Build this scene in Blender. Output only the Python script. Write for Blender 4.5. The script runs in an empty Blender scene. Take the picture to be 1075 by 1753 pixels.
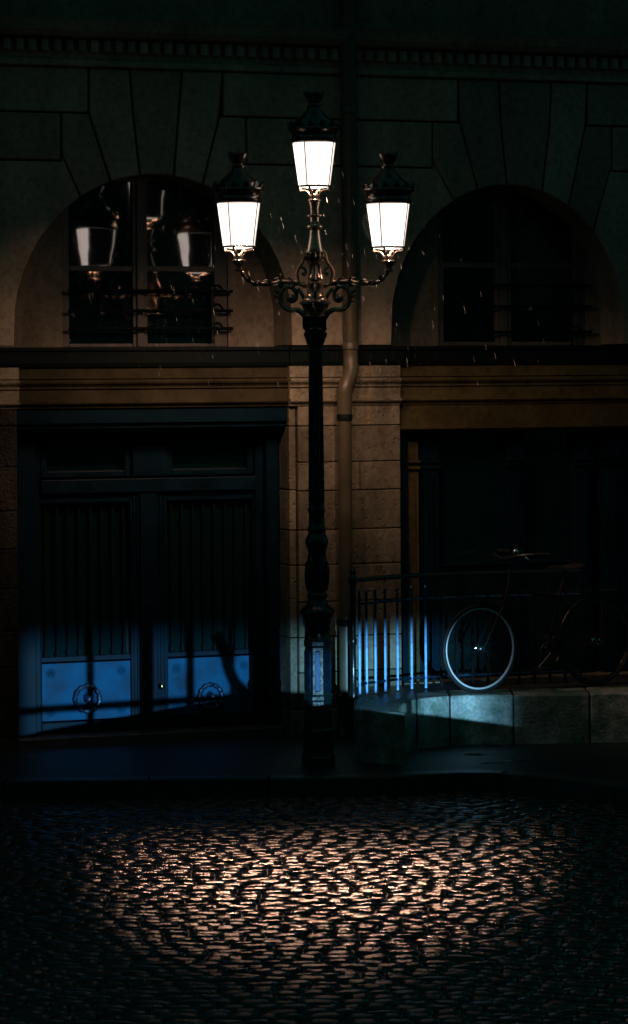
import bpy, math, random
import numpy as np
from mathutils import Vector, Matrix
random.seed(7)
rng = np.random.default_rng(7)
S = bpy.context.scene
C = S.collection
R = math.radians
PI = math.pi

# ------------------------------------------------------------------ camera
F = 5000.0            # focal length in photo pixels (photo 1075 x 1753)
EYE = 2.97            # eye height above the road
HOR = 640.0           # photo row of the horizon
ROLL = 0.0070
cam = bpy.data.cameras.new('camera')
co = bpy.data.objects.new('camera', cam)
C.objects.link(co)
cam.sensor_fit = 'VERTICAL'
cam.sensor_width = 36.0 * 1075 / 1753
cam.sensor_height = 36.0
cam.lens = 36.0 * F / 1753
cam.shift_y = -(876.5 - HOR) / 1753
cam.clip_start = 0.5
cam.clip_end = 500
co.location = (0, 0, EYE)
co.rotation_euler = (R(90), ROLL, 0)
S.camera = co
S.cycles.use_denoising = True
try:
    S.cycles.denoiser = 'OPENIMAGEDENOISE'
    S.cycles.denoising_input_passes = 'RGB_ALBEDO_NORMAL'
except Exception:
    pass
S.cycles.max_bounces = 5
S.cycles.diffuse_bounces = 2
S.cycles.glossy_bounces = 3
S.cycles.transparent_max_bounces = 12
S.cycles.sample_clamp_indirect = 4.0
S.cycles.caustics_reflective = False
S.cycles.caustics_refractive = False

# ------------------------------------------------------------------ night sky, faint moon
SUN_EL, SUN_ROT = 4.0, 200.0
w = bpy.data.worlds.new('World')
S.world = w
w.use_nodes = True
wn = w.node_tree
bg = wn.nodes['Background']
sky = wn.nodes.new('ShaderNodeTexSky')
sky.sky_type = 'NISHITA'
sky.sun_disc = False
sky.sun_elevation = R(SUN_EL)
sky.sun_rotation = R(SUN_ROT)
tint = wn.nodes.new('ShaderNodeMixRGB')       # overcast night air: greenish blue
tint.blend_type = 'MIX'
tint.inputs[0].default_value = 0.93
tint.inputs[2].default_value = (0.03, 0.62, 0.58, 1)
wn.links.new(sky.outputs[0], tint.inputs[1])
wn.links.new(tint.outputs[0], bg.inputs[0])
bg.inputs[1].default_value = 0.060
sun = bpy.data.lights.new('moon', 'SUN')
sun.energy = 0.004
sun.angle = R(10)
sun.color = (0.7, 0.9, 1.0)
so = bpy.data.objects.new('moon', sun)
C.objects.link(so)
so.rotation_euler = (R(50), 0, R(-20))

S.view_settings.view_transform = 'Standard'
S.view_settings.look = 'None'
S.view_settings.exposure = 0.0
S.view_settings.gamma = 1.0
S.view_settings.use_curve_mapping = False

# the lanterns and the headlamp that throws the cold low beam from the right
LANTERN_W = 420.0
PANE_EMIT = 2.8
HOUSE = 0.41
ROAD = 6.2
LAMP_COL = (1.0, 0.54, 0.35)
HEAD_POS = Vector((2.35, 11.2, 1.12))
HEAD_AIM = Vector((-0.35, 22.6, 0.62))
HEAD_W = 7500.0

# ------------------------------------------------------------------ surveying: photo rows and columns to the real planes of the place
def ray(px, py):
    a, b = (px - 537.5) / F, (HOR - py) / F
    c, s = math.cos(ROLL), math.sin(ROLL)
    return Vector((a * c + b * s, 1.0, -a * s + b * c))
TH = math.atan(0.37)                          # the facade runs away to the right
FO = Vector((0, 23.0, 0))
FU = Vector((math.cos(TH), math.sin(TH), 0))
FN = Vector((math.sin(TH), -math.cos(TH), 0))
def fa(px, py, wo=0.0):                        # -> (u, z) on the facade plane, wo metres in front of it
    d = ray(px, py)
    o = Vector((0, 0, EYE))
    t = ((FO + FN * wo) - o).dot(FN) / d.dot(FN)
    p = o + d * t
    return ((p - FO).dot(FU), p.z)
def ground(px, py, z):
    d = ray(px, py)
    t = (z - EYE) / d.z
    return Vector((0, 0, EYE)) + d * t
def U(px, z, wo=0.0):                          # facade u at a given column and height
    py = HOR - (z - EYE) * 217
    for _ in range(3):
        u, zz = fa(px, py, wo)
        py += (zz - z) * 217
    return u

# ------------------------------------------------------------------ materials
MATS = {}
def nodes(name):
    m = bpy.data.materials.new(name)
    m.use_nodes = True
    MATS[name] = m
    nt = m.node_tree
    return m, nt, nt.nodes['Principled BSDF']
def N(nt, t, **kw):
    n = nt.nodes.new(t)
    for k, v in kw.items():
        if hasattr(n, k) and k not in n.inputs:
            setattr(n, k, v)
        else:
            n.inputs[k].default_value = v
    return n
def ramp(nt, fac, stops):
    r = nt.nodes.new('ShaderNodeValToRGB')
    e = r.color_ramp.elements
    while len(e) < len(stops):
        e.new(0.5)
    for i, (p, c) in enumerate(stops):
        e[i].position = p
        e[i].color = (*c, 1) if len(c) == 3 else c
    nt.links.new(fac, r.inputs[0])
    return r
def stone(name, c0, c1, scale, rough=(0.6, 0.85), bump=0.25, streak=False, pit=True, moss=None):
    m, nt, b = nodes(name)
    tc = N(nt, 'ShaderNodeTexCoord')
    mp = N(nt, 'ShaderNodeMapping')
    mp.inputs['Scale'].default_value = (1, 1, 0.35) if streak else (1, 1, 1)
    nt.links.new(tc.outputs['Object'], mp.inputs[0])
    n1 = N(nt, 'ShaderNodeTexNoise', Scale=scale, Detail=8.0, Roughness=0.62)
    nt.links.new(mp.outputs[0], n1.inputs['Vector'])
    n2 = N(nt, 'ShaderNodeTexNoise', Scale=scale * 9, Detail=5.0, Roughness=0.6)
    nt.links.new(tc.outputs['Object'], n2.inputs['Vector'])
    oi = N(nt, 'ShaderNodeObjectInfo')
    r1 = ramp(nt, n1.outputs[0], [(0.32, c0), (0.68, c1)])
    mix = N(nt, 'ShaderNodeMixRGB', blend_type='MULTIPLY')
    mix.inputs[0].default_value = 0.8
    r2 = ramp(nt, n2.outputs[0], [(0.30, (0.55, 0.52, 0.5)), (0.55, (1, 1, 1))])
    nt.links.new(r1.outputs[0], mix.inputs[1])
    nt.links.new(r2.outputs[0], mix.inputs[2])
    mr = N(nt, 'ShaderNodeMapRange')
    mr.inputs['To Min'].default_value = 0.66
    mr.inputs['To Max'].default_value = 1.15
    nt.links.new(oi.outputs['Random'], mr.inputs[0])
    mul = N(nt, 'ShaderNodeMixRGB', blend_type='MULTIPLY')
    mul.inputs[0].default_value = 1
    nt.links.new(mix.outputs[0], mul.inputs[1])
    nt.links.new(mr.outputs[0], mul.inputs[2])
    col = mul.outputs[0]
    if moss:
        n3 = N(nt, 'ShaderNodeTexNoise', Scale=4.0, Detail=6.0, Roughness=0.7)
        nt.links.new(tc.outputs['Object'], n3.inputs['Vector'])
        rm = ramp(nt, n3.outputs[0], [(0.42, (0, 0, 0)), (0.62, (1, 1, 1))])
        mm = N(nt, 'ShaderNodeMixRGB')
        mm.inputs[2].default_value = (*moss, 1)
        nt.links.new(rm.outputs[0], mm.inputs[0])
        nt.links.new(col, mm.inputs[1])
        col = mm.outputs[0]
    nt.links.new(col, b.inputs['Base Color'])
    rr = N(nt, 'ShaderNodeMapRange')
    rr.inputs['To Min'].default_value = rough[0]
    rr.inputs['To Max'].default_value = rough[1]
    nt.links.new(n1.outputs[0], rr.inputs[0])
    nt.links.new(rr.outputs[0], b.inputs['Roughness'])
    b.inputs['Specular IOR Level'].default_value = 0.5 if rough[0] < 0.5 else 0.12
    bp = N(nt, 'ShaderNodeBump', Strength=bump, Distance=0.02)
    ad = N(nt, 'ShaderNodeMath', operation='ADD')
    nt.links.new(n1.outputs[0], ad.inputs[0])
    nt.links.new(n2.outputs[0], ad.inputs[1])
    h = ad.outputs[0]
    if pit:
        v = N(nt, 'ShaderNodeTexVoronoi', Scale=scale * 5)
        nt.links.new(tc.outputs['Object'], v.inputs['Vector'])
        rp = ramp(nt, v.outputs['Distance'], [(0.05, (0, 0, 0)), (0.22, (1, 1, 1))])
        a2 = N(nt, 'ShaderNodeMath', operation='ADD')
        nt.links.new(h, a2.inputs[0])
        nt.links.new(rp.outputs[0], a2.inputs[1])
        h = a2.outputs[0]
    nt.links.new(h, bp.inputs['Height'])
    nt.links.new(bp.outputs[0], b.inputs['Normal'])
    return m
def plain(name, col, rough=0.5, metal=0.0, noise=8.0, var=0.3, bump=0.1, coat=0.0, spec=0.5):
    m, nt, b = nodes(name)
    tc = N(nt, 'ShaderNodeTexCoord')
    n1 = N(nt, 'ShaderNodeTexNoise', Scale=noise, Detail=6.0, Roughness=0.6)
    nt.links.new(tc.outputs['Object'], n1.inputs['Vector'])
    lo = tuple(c * (1 - var) for c in col)
    hi = tuple(min(1, c * (1 + var)) for c in col)
    r1 = ramp(nt, n1.outputs[0], [(0.3, lo), (0.7, hi)])
    nt.links.new(r1.outputs[0], b.inputs['Base Color'])
    rr = N(nt, 'ShaderNodeMapRange')
    rr.inputs['To Min'].default_value = max(0.03, rough * 0.7)
    rr.inputs['To Max'].default_value = min(1, rough * 1.3)
    nt.links.new(n1.outputs[0], rr.inputs[0])
    nt.links.new(rr.outputs[0], b.inputs['Roughness'])
    b.inputs['Metallic'].default_value = metal
    b.inputs['Specular IOR Level'].default_value = spec
    b.inputs['Coat Weight'].default_value = coat
    b.inputs['Coat Roughness'].default_value = 0.15
    if bump:
        bp = N(nt, 'ShaderNodeBump', Strength=bump, Distance=0.01)
        nt.links.new(n1.outputs[0], bp.inputs['Height'])
        nt.links.new(bp.outputs[0], b.inputs['Normal'])
    return m
stone('limestone_smooth', (0.20, 0.178, 0.135), (0.36, 0.325, 0.25), 2.2, bump=0.12, streak=True, pit=False)
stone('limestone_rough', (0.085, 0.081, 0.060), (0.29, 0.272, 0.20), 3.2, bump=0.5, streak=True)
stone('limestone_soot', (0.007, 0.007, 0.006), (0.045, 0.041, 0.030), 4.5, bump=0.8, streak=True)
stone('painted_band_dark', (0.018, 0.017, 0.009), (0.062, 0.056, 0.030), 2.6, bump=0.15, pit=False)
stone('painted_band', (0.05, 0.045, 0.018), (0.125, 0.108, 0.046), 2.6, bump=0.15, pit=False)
stone('mossy_stone', (0.12, 0.145, 0.13), (0.60, 0.65, 0.60), 5.0, rough=(0.25, 0.7), bump=0.5, moss=(0.05, 0.15, 0.09))
stone('granite_kerb', (0.03, 0.03, 0.031), (0.07, 0.069, 0.067), 9.0, rough=(0.16, 0.5), bump=0.3)
stone('asphalt', (0.006, 0.013, 0.015), (0.014, 0.026, 0.030), 6.0, rough=(0.3, 0.6), bump=0.4)
plain('joint_grit', (0.022, 0.021, 0.020), 0.6, noise=30, bump=0.4)
plain('opposite_render', (0.05, 0.048, 0.045), 0.9, noise=2, var=0.3)
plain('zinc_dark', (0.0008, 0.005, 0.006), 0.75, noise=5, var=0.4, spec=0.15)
plain('cast_iron', (0.004, 0.011, 0.012), 0.26, noise=22, var=0.3, bump=0.25, coat=0.35)
plain('lamp_iron_lit', (0.36, 0.27, 0.20), 0.24, metal=0.75, noise=22, var=0.3, bump=0.2, coat=0.2)  # bronze tone stands in for lantern light on the black iron
plain('hood_iron_lit', (0.075, 0.058, 0.045), 0.22, metal=0.6, noise=26, var=0.3, bump=0.2, coat=0.6)  # warm tone painted in for lantern light on the black hoods
plain('pipe_paint', (0.075, 0.068, 0.044), 0.42, noise=6, var=0.3, bump=0.1)
plain('door_paint', (0.0007, 0.0105, 0.020), 0.5, noise=4, var=0.45, bump=0.06, spec=0.08)
plain('door_panel', (0.001, 0.014, 0.016), 0.30, noise=4, var=0.35, bump=0.05)
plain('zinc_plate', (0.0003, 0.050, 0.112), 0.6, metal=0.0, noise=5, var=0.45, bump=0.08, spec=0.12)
plain('window_paint', (0.10, 0.098, 0.09), 0.5, noise=9, var=0.35, bump=0.1)
plain('iron_bar_lit', (0.045, 0.11, 0.20), 0.42, metal=0.9, noise=18, var=0.7, bump=0.06)  # black iron with the beam's blue put into its colour
plain('beam_blue_iron', (0.003, 0.022, 0.055), 0.36, metal=0.6, noise=20, var=0.4, bump=0.15)  # blue of the beam painted into the pedestal panels
plain('bright_steel', (0.75, 0.77, 0.80), 0.16, metal=1.0, noise=10, var=0.08, bump=0.02)
plain('dull_steel', (0.06, 0.06, 0.062), 0.35, metal=0.8, noise=12, var=0.2, bump=0.0)
plain('rubber', (0.012, 0.012, 0.012), 0.65, noise=30, var=0.2)
plain('white_rim', (0.72, 0.73, 0.74), 0.28, noise=12, var=0.06, bump=0.0)
plain('bike_paint', (0.007, 0.007, 0.008), 0.4, noise=10, var=0.2, bump=0.0, spec=0.25)
plain('red_plastic', (0.35, 0.03, 0.02), 0.3, noise=10, var=0.2)
plain('leather', (0.010, 0.008, 0.007), 0.5, noise=30, var=0.3)
plain('brass', (0.55, 0.42, 0.18), 0.25, metal=1.0, noise=10, var=0.2)
# window glass: dark, wavy, reflecting
m, nt, b = nodes('window_glass')
b.inputs['Base Color'].default_value = (0.001, 0.014, 0.016, 1)
b.inputs['Roughness'].default_value = 0.035
b.inputs['IOR'].default_value = 2.2
tc = N(nt, 'ShaderNodeTexCoord')
n1 = N(nt, 'ShaderNodeTexNoise', Scale=2.5, Detail=2.0)
nt.links.new(tc.outputs['Object'], n1.inputs['Vector'])
bp = N(nt, 'ShaderNodeBump', Strength=0.10, Distance=0.02)
nt.links.new(n1.outputs[0], bp.inputs['Height'])
nt.links.new(bp.outputs[0], b.inputs['Normal'])
# lit frosted lantern glass; the panes towards the house are shielded inside and glow far less
def lit(name, mode):
    m = bpy.data.materials.new(name); MATS[name] = m
    m.use_nodes = True
    nt = m.node_tree
    nt.nodes.clear()
    out = N(nt, 'ShaderNodeOutputMaterial')
    em = N(nt, 'ShaderNodeEmission')
    tc = N(nt, 'ShaderNodeTexCoord')
    n1 = N(nt, 'ShaderNodeTexNoise', Scale=9.0, Detail=3.0)
    nt.links.new(tc.outputs['Object'], n1.inputs['Vector'])
    r1 = ramp(nt, n1.outputs[0], [(0.3, (1.0, 0.80, 0.68)), (0.7, (1.0, 0.87, 0.79))])
    nt.links.new(r1.outputs[0], em.inputs[0])
    em.inputs[1].default_value = PANE_EMIT
    if mode == 'side':
        em.inputs[1].default_value = 1.6
    if mode == 'house':
        em.inputs[1].default_value = 0.004
    tr = N(nt, 'ShaderNodeBsdfTransparent')
    mx = N(nt, 'ShaderNodeMixShader')
    mx.inputs[0].default_value = 1.0 if mode == 'house' else 0.6
    nt.links.new(tr.outputs[0], mx.inputs[1])
    nt.links.new(em.outputs[0], mx.inputs[2])
    nt.links.new(mx.outputs[0], out.inputs[0])
lit('lit_glass', 'front')
lit('lit_glass_side', 'side')
lit('lit_glass_house', 'house')
# wet granite setts: dark stone under a thin film of water
m = bpy.data.materials.new('wet_sett'); MATS['wet_sett'] = m
m.use_nodes = True
nt = m.node_tree
nt.nodes.clear()
out = N(nt, 'ShaderNodeOutputMaterial')
ge = N(nt, 'ShaderNodeNewGeometry')
n1 = N(nt, 'ShaderNodeTexNoise', Scale=5.0, Detail=5.0, Roughness=0.6)
nt.links.new(ge.outputs['Position'], n1.inputs['Vector'])
n2 = N(nt, 'ShaderNodeTexNoise', Scale=21.0, Detail=5.0, Roughness=0.58)
nt.links.new(ge.outputs['Position'], n2.inputs['Vector'])
df = N(nt, 'ShaderNodeBsdfDiffuse')
r1 = ramp(nt, n1.outputs[0], [(0.3, (0.008, 0.008, 0.008)), (0.7, (0.024, 0.023, 0.022))])
nt.links.new(r1.outputs[0], df.inputs[0])
gl = N(nt, 'ShaderNodeBsdfGlossy')
gl.distribution = 'BECKMANN'
gl.inputs['Color'].default_value = (1, 1, 1, 1)
rr = N(nt, 'ShaderNodeMapRange')
rr.inputs['From Min'].default_value = 0.3
rr.inputs['From Max'].default_value = 0.7
rr.inputs['To Min'].default_value = 0.25
rr.inputs['To Max'].default_value = 0.40
nt.links.new(n1.outputs[0], rr.inputs[0])
nt.links.new(rr.outputs[0], gl.inputs['Roughness'])
bp = N(nt, 'ShaderNodeBump', Strength=0.5, Distance=0.016)
nt.links.new(n2.outputs[0], bp.inputs['Height'])
fr_ = N(nt, 'ShaderNodeFresnel')
fr_.inputs[0].default_value = 1.45
for q in (df, gl, fr_):
    nt.links.new(bp.outputs[0], q.inputs['Normal'])
mx = N(nt, 'ShaderNodeMixShader')
nt.links.new(fr_.outputs[0], mx.inputs[0])
nt.links.new(df.outputs[0], mx.inputs[1])
nt.links.new(gl.outputs[0], mx.inputs[2])
nt.links.new(mx.outputs[0], out.inputs[0])
# rain water
m, nt, b = nodes('rain_water')
b.inputs['Base Color'].default_value = (0.75, 0.75, 0.78, 1)
b.inputs['Roughness'].default_value = 0.3
b.inputs['Alpha'].default_value = 0.6
# puddles
m, nt, b = nodes('puddle_water')
b.inputs['Base Color'].default_value = (0.004, 0.006, 0.007, 1)
b.inputs['Roughness'].default_value = 0.06
b.inputs['IOR'].default_value = 1.5
tc = N(nt, 'ShaderNodeTexCoord')
n1 = N(nt, 'ShaderNodeTexNoise', Scale=30.0, Detail=2.0)
nt.links.new(tc.outputs['Object'], n1.inputs['Vector'])
bp = N(nt, 'ShaderNodeBump', Strength=0.08, Distance=0.01)
nt.links.new(n1.outputs[0], bp.inputs['Height'])
nt.links.new(bp.outputs[0], b.inputs['Normal'])
# spider silk
m, nt, b = nodes('silk')
b.inputs['Base Color'].default_value = (0.6, 0.58, 0.55, 1)
b.inputs['Roughness'].default_value = 0.4

# ------------------------------------------------------------------ mesh helpers
def empty(name, loc=(0, 0, 0), rz=0.0, parent=None):
    o = bpy.data.objects.new(name, None)
    C.objects.link(o)
    o.location = loc
    o.rotation_euler = (0, 0, rz)
    o.parent = parent
    o.empty_display_size = 0.1
    return o
def tag(o, label=None, cat=None, group=None, kind=None):
    if label: o['label'] = label
    if cat: o['category'] = cat
    if group: o['group'] = group
    if kind: o['kind'] = kind
    return o
class MB:
    def __init__(s):
        s.v, s.f = [], []
    def add(s, v, f):
        k = len(s.v)
        s.v += [tuple(p) for p in v]
        s.f += [tuple(i + k for i in q) for q in f]
        return s
    def box(s, x0, x1, y0, y1, z0, z1):
        v = [(x0, y0, z0), (x1, y0, z0), (x1, y1, z0), (x0, y1, z0), (x0, y0, z1), (x1, y0, z1), (x1, y1, z1), (x0, y1, z1)]
        return s.add(v, [(0, 3, 2, 1), (4, 5, 6, 7), (0, 1, 5, 4), (1, 2, 6, 5), (2, 3, 7, 6), (3, 0, 4, 7)])
    def prism_y(s, poly, y0, y1):              # poly in (x, z), y0 nearer the viewer
        n = len(poly)
        a = sum(poly[i][0] * poly[(i + 1) % n][1] - poly[(i + 1) % n][0] * poly[i][1] for i in range(n))
        if a < 0: poly = poly[::-1]
        v = [(x, y0, z) for x, z in poly] + [(x, y1, z) for x, z in poly]
        f = [tuple(range(n)), tuple(range(2 * n - 1, n - 1, -1))]
        f += [(i, i + n, (i + 1) % n + n, (i + 1) % n) for i in range(n)]
        return s.add(v, f)
    def prism_z(s, poly, z0, z1):
        n = len(poly)
        a = sum(poly[i][0] * poly[(i + 1) % n][1] - poly[(i + 1) % n][0] * poly[i][1] for i in range(n))
        if a < 0: poly = poly[::-1]
        v = [(x, y, z0) for x, y in poly] + [(x, y, z1) for x, y in poly]
        f = [tuple(range(n - 1, -1, -1)), tuple(range(n, 2 * n))]
        f += [(i, (i + 1) % n, (i + 1) % n + n, i + n) for i in range(n)]
        return s.add(v, f)
    def prism_x(s, poly, x0, x1):              # poly in (y, z)
        n = len(poly)
        a = sum(poly[i][0] * poly[(i + 1) % n][1] - poly[(i + 1) % n][0] * poly[i][1] for i in range(n))
        if a < 0: poly = poly[::-1]
        v = [(x0, y, z) for y, z in poly] + [(x1, y, z) for y, z in poly]
        f = [tuple(range(n - 1, -1, -1)), tuple(range(n, 2 * n))]
        f += [(i, (i + 1) % n, (i + 1) % n + n, i + n) for i in range(n)]
        return s.add(v, f)
    def lathe(s, prof, seg=32, cx=0, cy=0, flute=None, phase=0.0):
        k = []
        v, f = [], []
        for r, z in prof:
            row = []
            for i in range(seg):
                a = 2 * PI * i / seg + phase
                rr = r * (1 + (flute[1] * (0.5 + 0.5 * math.cos(flute[0] * a)) - flute[1] * 0.5)) if flute else r
                v.append((cx + rr * math.cos(a), cy + rr * math.sin(a), z))
                row.append(len(v) - 1)
            k.append(row)
        for a, b2 in zip(k, k[1:]):
            for i in range(seg):
                f.append((a[i], a[(i + 1) % seg], b2[(i + 1) % seg], b2[i]))
        f.append(tuple(k[0][::-1]))
        f.append(tuple(k[-1]))
        if prof[0][1] > prof[-1][1]:
            f = [q[::-1] for q in f]
        return s.add(v, f)
    def tube(s, pts, rad, seg=8, closed=False):
        P = [Vector(p) for p in pts]
        n = len(P)
        rads = rad if isinstance(rad, (list, tuple)) else [rad] * n
        v, f = [], []
        up = None
        for i in range(n):
            if closed:
                t = P[(i + 1) % n] - P[i - 1]
            else:
                t = P[min(i + 1, n - 1)] - P[max(i - 1, 0)]
            t.normalize()
            if up is None:
                up = t.orthogonal().normalized()
            up = (up - t * up.dot(t)).normalized()
            bi = t.cross(up)
            for j in range(seg):
                a = 2 * PI * j / seg
                v.append(P[i] + (up * math.cos(a) + bi * math.sin(a)) * rads[i])
        m = n if closed else n - 1
        for i in range(m):
            i2 = (i + 1) % n
            for j in range(seg):
                f.append((i * seg + j, i * seg + (j + 1) % seg, i2 * seg + (j + 1) % seg, i2 * seg + j))
        if not closed:
            f.append(tuple(range(seg - 1, -1, -1)))
            f.append(tuple((n - 1) * seg + j for j in range(seg)))
        return s.add(v, f)
    def ball(s, c, r, seg=12, ring=8, sc=(1, 1, 1)):
        prof = [(r * math.sin(PI * i / ring), -r * math.cos(PI * i / ring)) for i in range(1, ring)]
        v, f = [], []
        for rr, z in prof:
            for j in range(seg):
                a = 2 * PI * j / seg
                v.append((c[0] + rr * math.cos(a) * sc[0], c[1] + rr * math.sin(a) * sc[1], c[2] + z * sc[2]))
        for i in range(len(prof) - 1):
            for j in range(seg):
                f.append((i * seg + j, i * seg + (j + 1) % seg, (i + 1) * seg + (j + 1) % seg, (i + 1) * seg + j))
        f.append(tuple(range(seg - 1, -1, -1)))
        f.append(tuple((len(prof) - 1) * seg + j for j in range(seg)))
        return s.add(v, f)
    def data(s, name, mat, smooth=False):
        me = bpy.data.meshes.new(name)
        me.from_pydata(s.v, [], s.f)
        me.materials.append(MATS[mat])
        if smooth:
            me.shade_smooth()
        me.update()
        return me
    def build(s, name, mat, parent=None, smooth=False, bevel=0.0, loc=None, rz=0.0):
        o = bpy.data.objects.new(name, s.data(name, mat, smooth))
        C.objects.link(o)
        o.parent = parent
        if loc is not None: o.location = loc
        o.rotation_euler = (0, 0, rz)
        if bevel:
            md = o.modifiers.new('edge', 'BEVEL')
            md.width = bevel
            md.segments = 2
            md.limit_method = 'ANGLE'
        if smooth:
            md = o.modifiers.new('norm', 'EDGE_SPLIT')
            md.split_angle = R(42)
        return o
def spline(pts, n=8):
    P = [Vector(p) for p in pts]
    out = []
    for i in range(len(P) - 1):
        p0, p1, p2, p3 = P[max(i - 1, 0)], P[i], P[i + 1], P[min(i + 2, len(P) - 1)]
        for k in range(n):
            t = k / n
            out.append(0.5 * ((2 * p1) + (p2 - p0) * t + (2 * p0 - 5 * p1 + 4 * p2 - p3) * t * t + (3 * p1 - p0 - 3 * p2 + p3) * t ** 3))
    out.append(P[-1])
    return out

# ================================================================== THE GROUND
PAVE = 0.12
KERB = [(-9, 20.2), (-5, 20.4), (-2.5, 20.5), (0.2, 20.6), (0.75, 20.72), (1.15, 20.78), (1.55, 20.6), (2.0, 20.15), (2.5, 19.4), (3.0, 18.3), (3.5, 16.8), (4.0, 14.5)]
KC = [(p.x, p.y) for p in spline([(x, y, 0) for x, y in KERB], 6)]
def kerb_y(x):
    for (a, b2), (c, d) in zip(KC, KC[1:]):
        if a <= x <= c:
            return b2 + (d - b2) * (x - a) / (c - a)
    return 20.2 if x < 0 else 14.0
road = MB().add([(-60, -40, -0.022), (60, -40, -0.022), (60, 60, -0.022), (-60, 60, -0.022)], [(0, 1, 2, 3)]).build('road', 'joint_grit')
tag(road, kind='structure')
# setts: bedded row by row, the rows bending round towards the kerb on the right
def sett_mesh(lx, ly, crown, jit):
    nx, ny = 5, 5
    v, f = [], []
    for j in range(ny):
        for i in range(nx):
            a, c = i / (nx - 1) * 2 - 1, j / (ny - 1) * 2 - 1
            x, y = a * lx / 2, c * ly / 2
            e = max(abs(a), abs(c))
            z = crown * (1 - (0.10 * a ** 4 + 0.6 * abs(c) ** 2.5) ) - (0.006 if e > 0.99 else 0)
            z -= 0.004 if (abs(a) > .99 and abs(c) > .99) else 0
            v.append((x + jit.normal(0, .0022), y + jit.normal(0, .0022), z + jit.normal(0, .0016)))
    for j in range(ny - 1):
        for i in range(nx - 1):
            f.append((j * nx + i, j * nx + i + 1, (j + 1) * nx + i + 1, (j + 1) * nx + i))
    ring = [i for i in range(nx)] + [j * nx + nx - 1 for j in range(1, ny)] + [(ny - 1) * nx + i for i in range(nx - 2, -1, -1)] + [j * nx for j in range(ny - 2, 0, -1)]
    k = len(v)
    for r in ring:
        v.append((v[r][0] * 1.03, v[r][1] * 1.03, -0.06))
    m = len(ring)
    for i in range(m):
        f.append((ring[(i + 1) % m], ring[i], k + i, k + (i + 1) % m))
    return v, f
VAR = [sett_mesh(0.122, 0.096, 0.007, rng) for _ in range(8)]
VAR_ME = []
for v, f in VAR:
    me = bpy.data.meshes.new('cobblestone')
    me.from_pydata(v, [], f)
    me.materials.append(MATS['wet_sett'])
    me.shade_smooth()
    VAR_ME.append(me)
def bend(X):
    t = max(0.0, X - 0.3)
    return 0.17 * t * t + 0.04 * t
setts = []
row = 0
y = 10.6
while y < 25.2:
    dy = 0.105 + random.uniform(-0.007, 0.007)
    x = -4.2 + (row % 2) * 0.08 + random.uniform(-0.03, 0.03)
    while x < 4.2:
        sx = random.choice((0.8, 0.9, 1.0, 1.1, 1.25, 1.5))
        lx = 0.122 * sx
        xc = x + lx / 2
        yc = y - bend(xc) + 0.02 * math.sin(xc * 1.3 + y * .4) 
        sl = -(0.34 * max(0.0, xc - 0.3) + (0.04 if xc > .3 else 0)) + 0.026 * math.cos(xc * 1.3 + y * .4)
        if yc < kerb_y(xc) - 0.10 and yc > 10.5:
            setts.append((xc, yc, random.uniform(-0.006, 0.005) + 0.006 * math.sin(xc * 2.1) * math.sin(yc * 1.7), math.atan(sl) + random.gauss(0, .025),
                          random.gauss(0, .085), random.gauss(0, .035), sx * random.uniform(.98, 1.02), (dy / 0.105) * random.uniform(.95, 1.03), random.randrange(8)))
        x += lx + 0.011
    y += dy
def inview(xc, yc):
    px = 537.5 + F * xc / yc
    py = HOR + F * EYE / yc
    return -20 < px < 1095 and py < 1763
near = sorted([s for s in setts if inview(s[0], s[1])], key=lambda s: s[1])[:300]
nearset = set(id(s) for s in near)
def sett_matrix(s):
    return Matrix.Translation((s[0], s[1], s[2])) @ Matrix.Rotation(s[3], 4, 'Z') @ Matrix.Rotation(s[4], 4, 'X') @ Matrix.Rotation(s[5], 4, 'Y') @ Matrix.Diagonal((s[6], s[7], 1, 1))
for s in near:
    o = bpy.data.objects.new('cobblestone', VAR_ME[s[8]])
    C.objects.link(o)
    o.parent = road
    o.matrix_local = sett_matrix(s)
vs, fs, off = [], [], 0
VN = [(np.array(v), np.array([q for q in f])) for v, f in VAR]
for s in setts:
    if id(s) in nearset: continue
    M = np.array(sett_matrix(s))
    v, f = VN[s[8]]
    vs.append(v @ M[:3, :3].T + M[:3, 3])
    fs.append(f + off)
    off += len(v)
me = bpy.data.meshes.new('cobblestones')
me.from_pydata(np.concatenate(vs).tolist(), [], np.concatenate(fs).tolist())
me.materials.append(MATS['wet_sett'])
me.shade_smooth()
o = bpy.data.objects.new('cobblestones', me)
C.objects.link(o)
o.parent = road
tag(o, kind='stuff')

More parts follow.
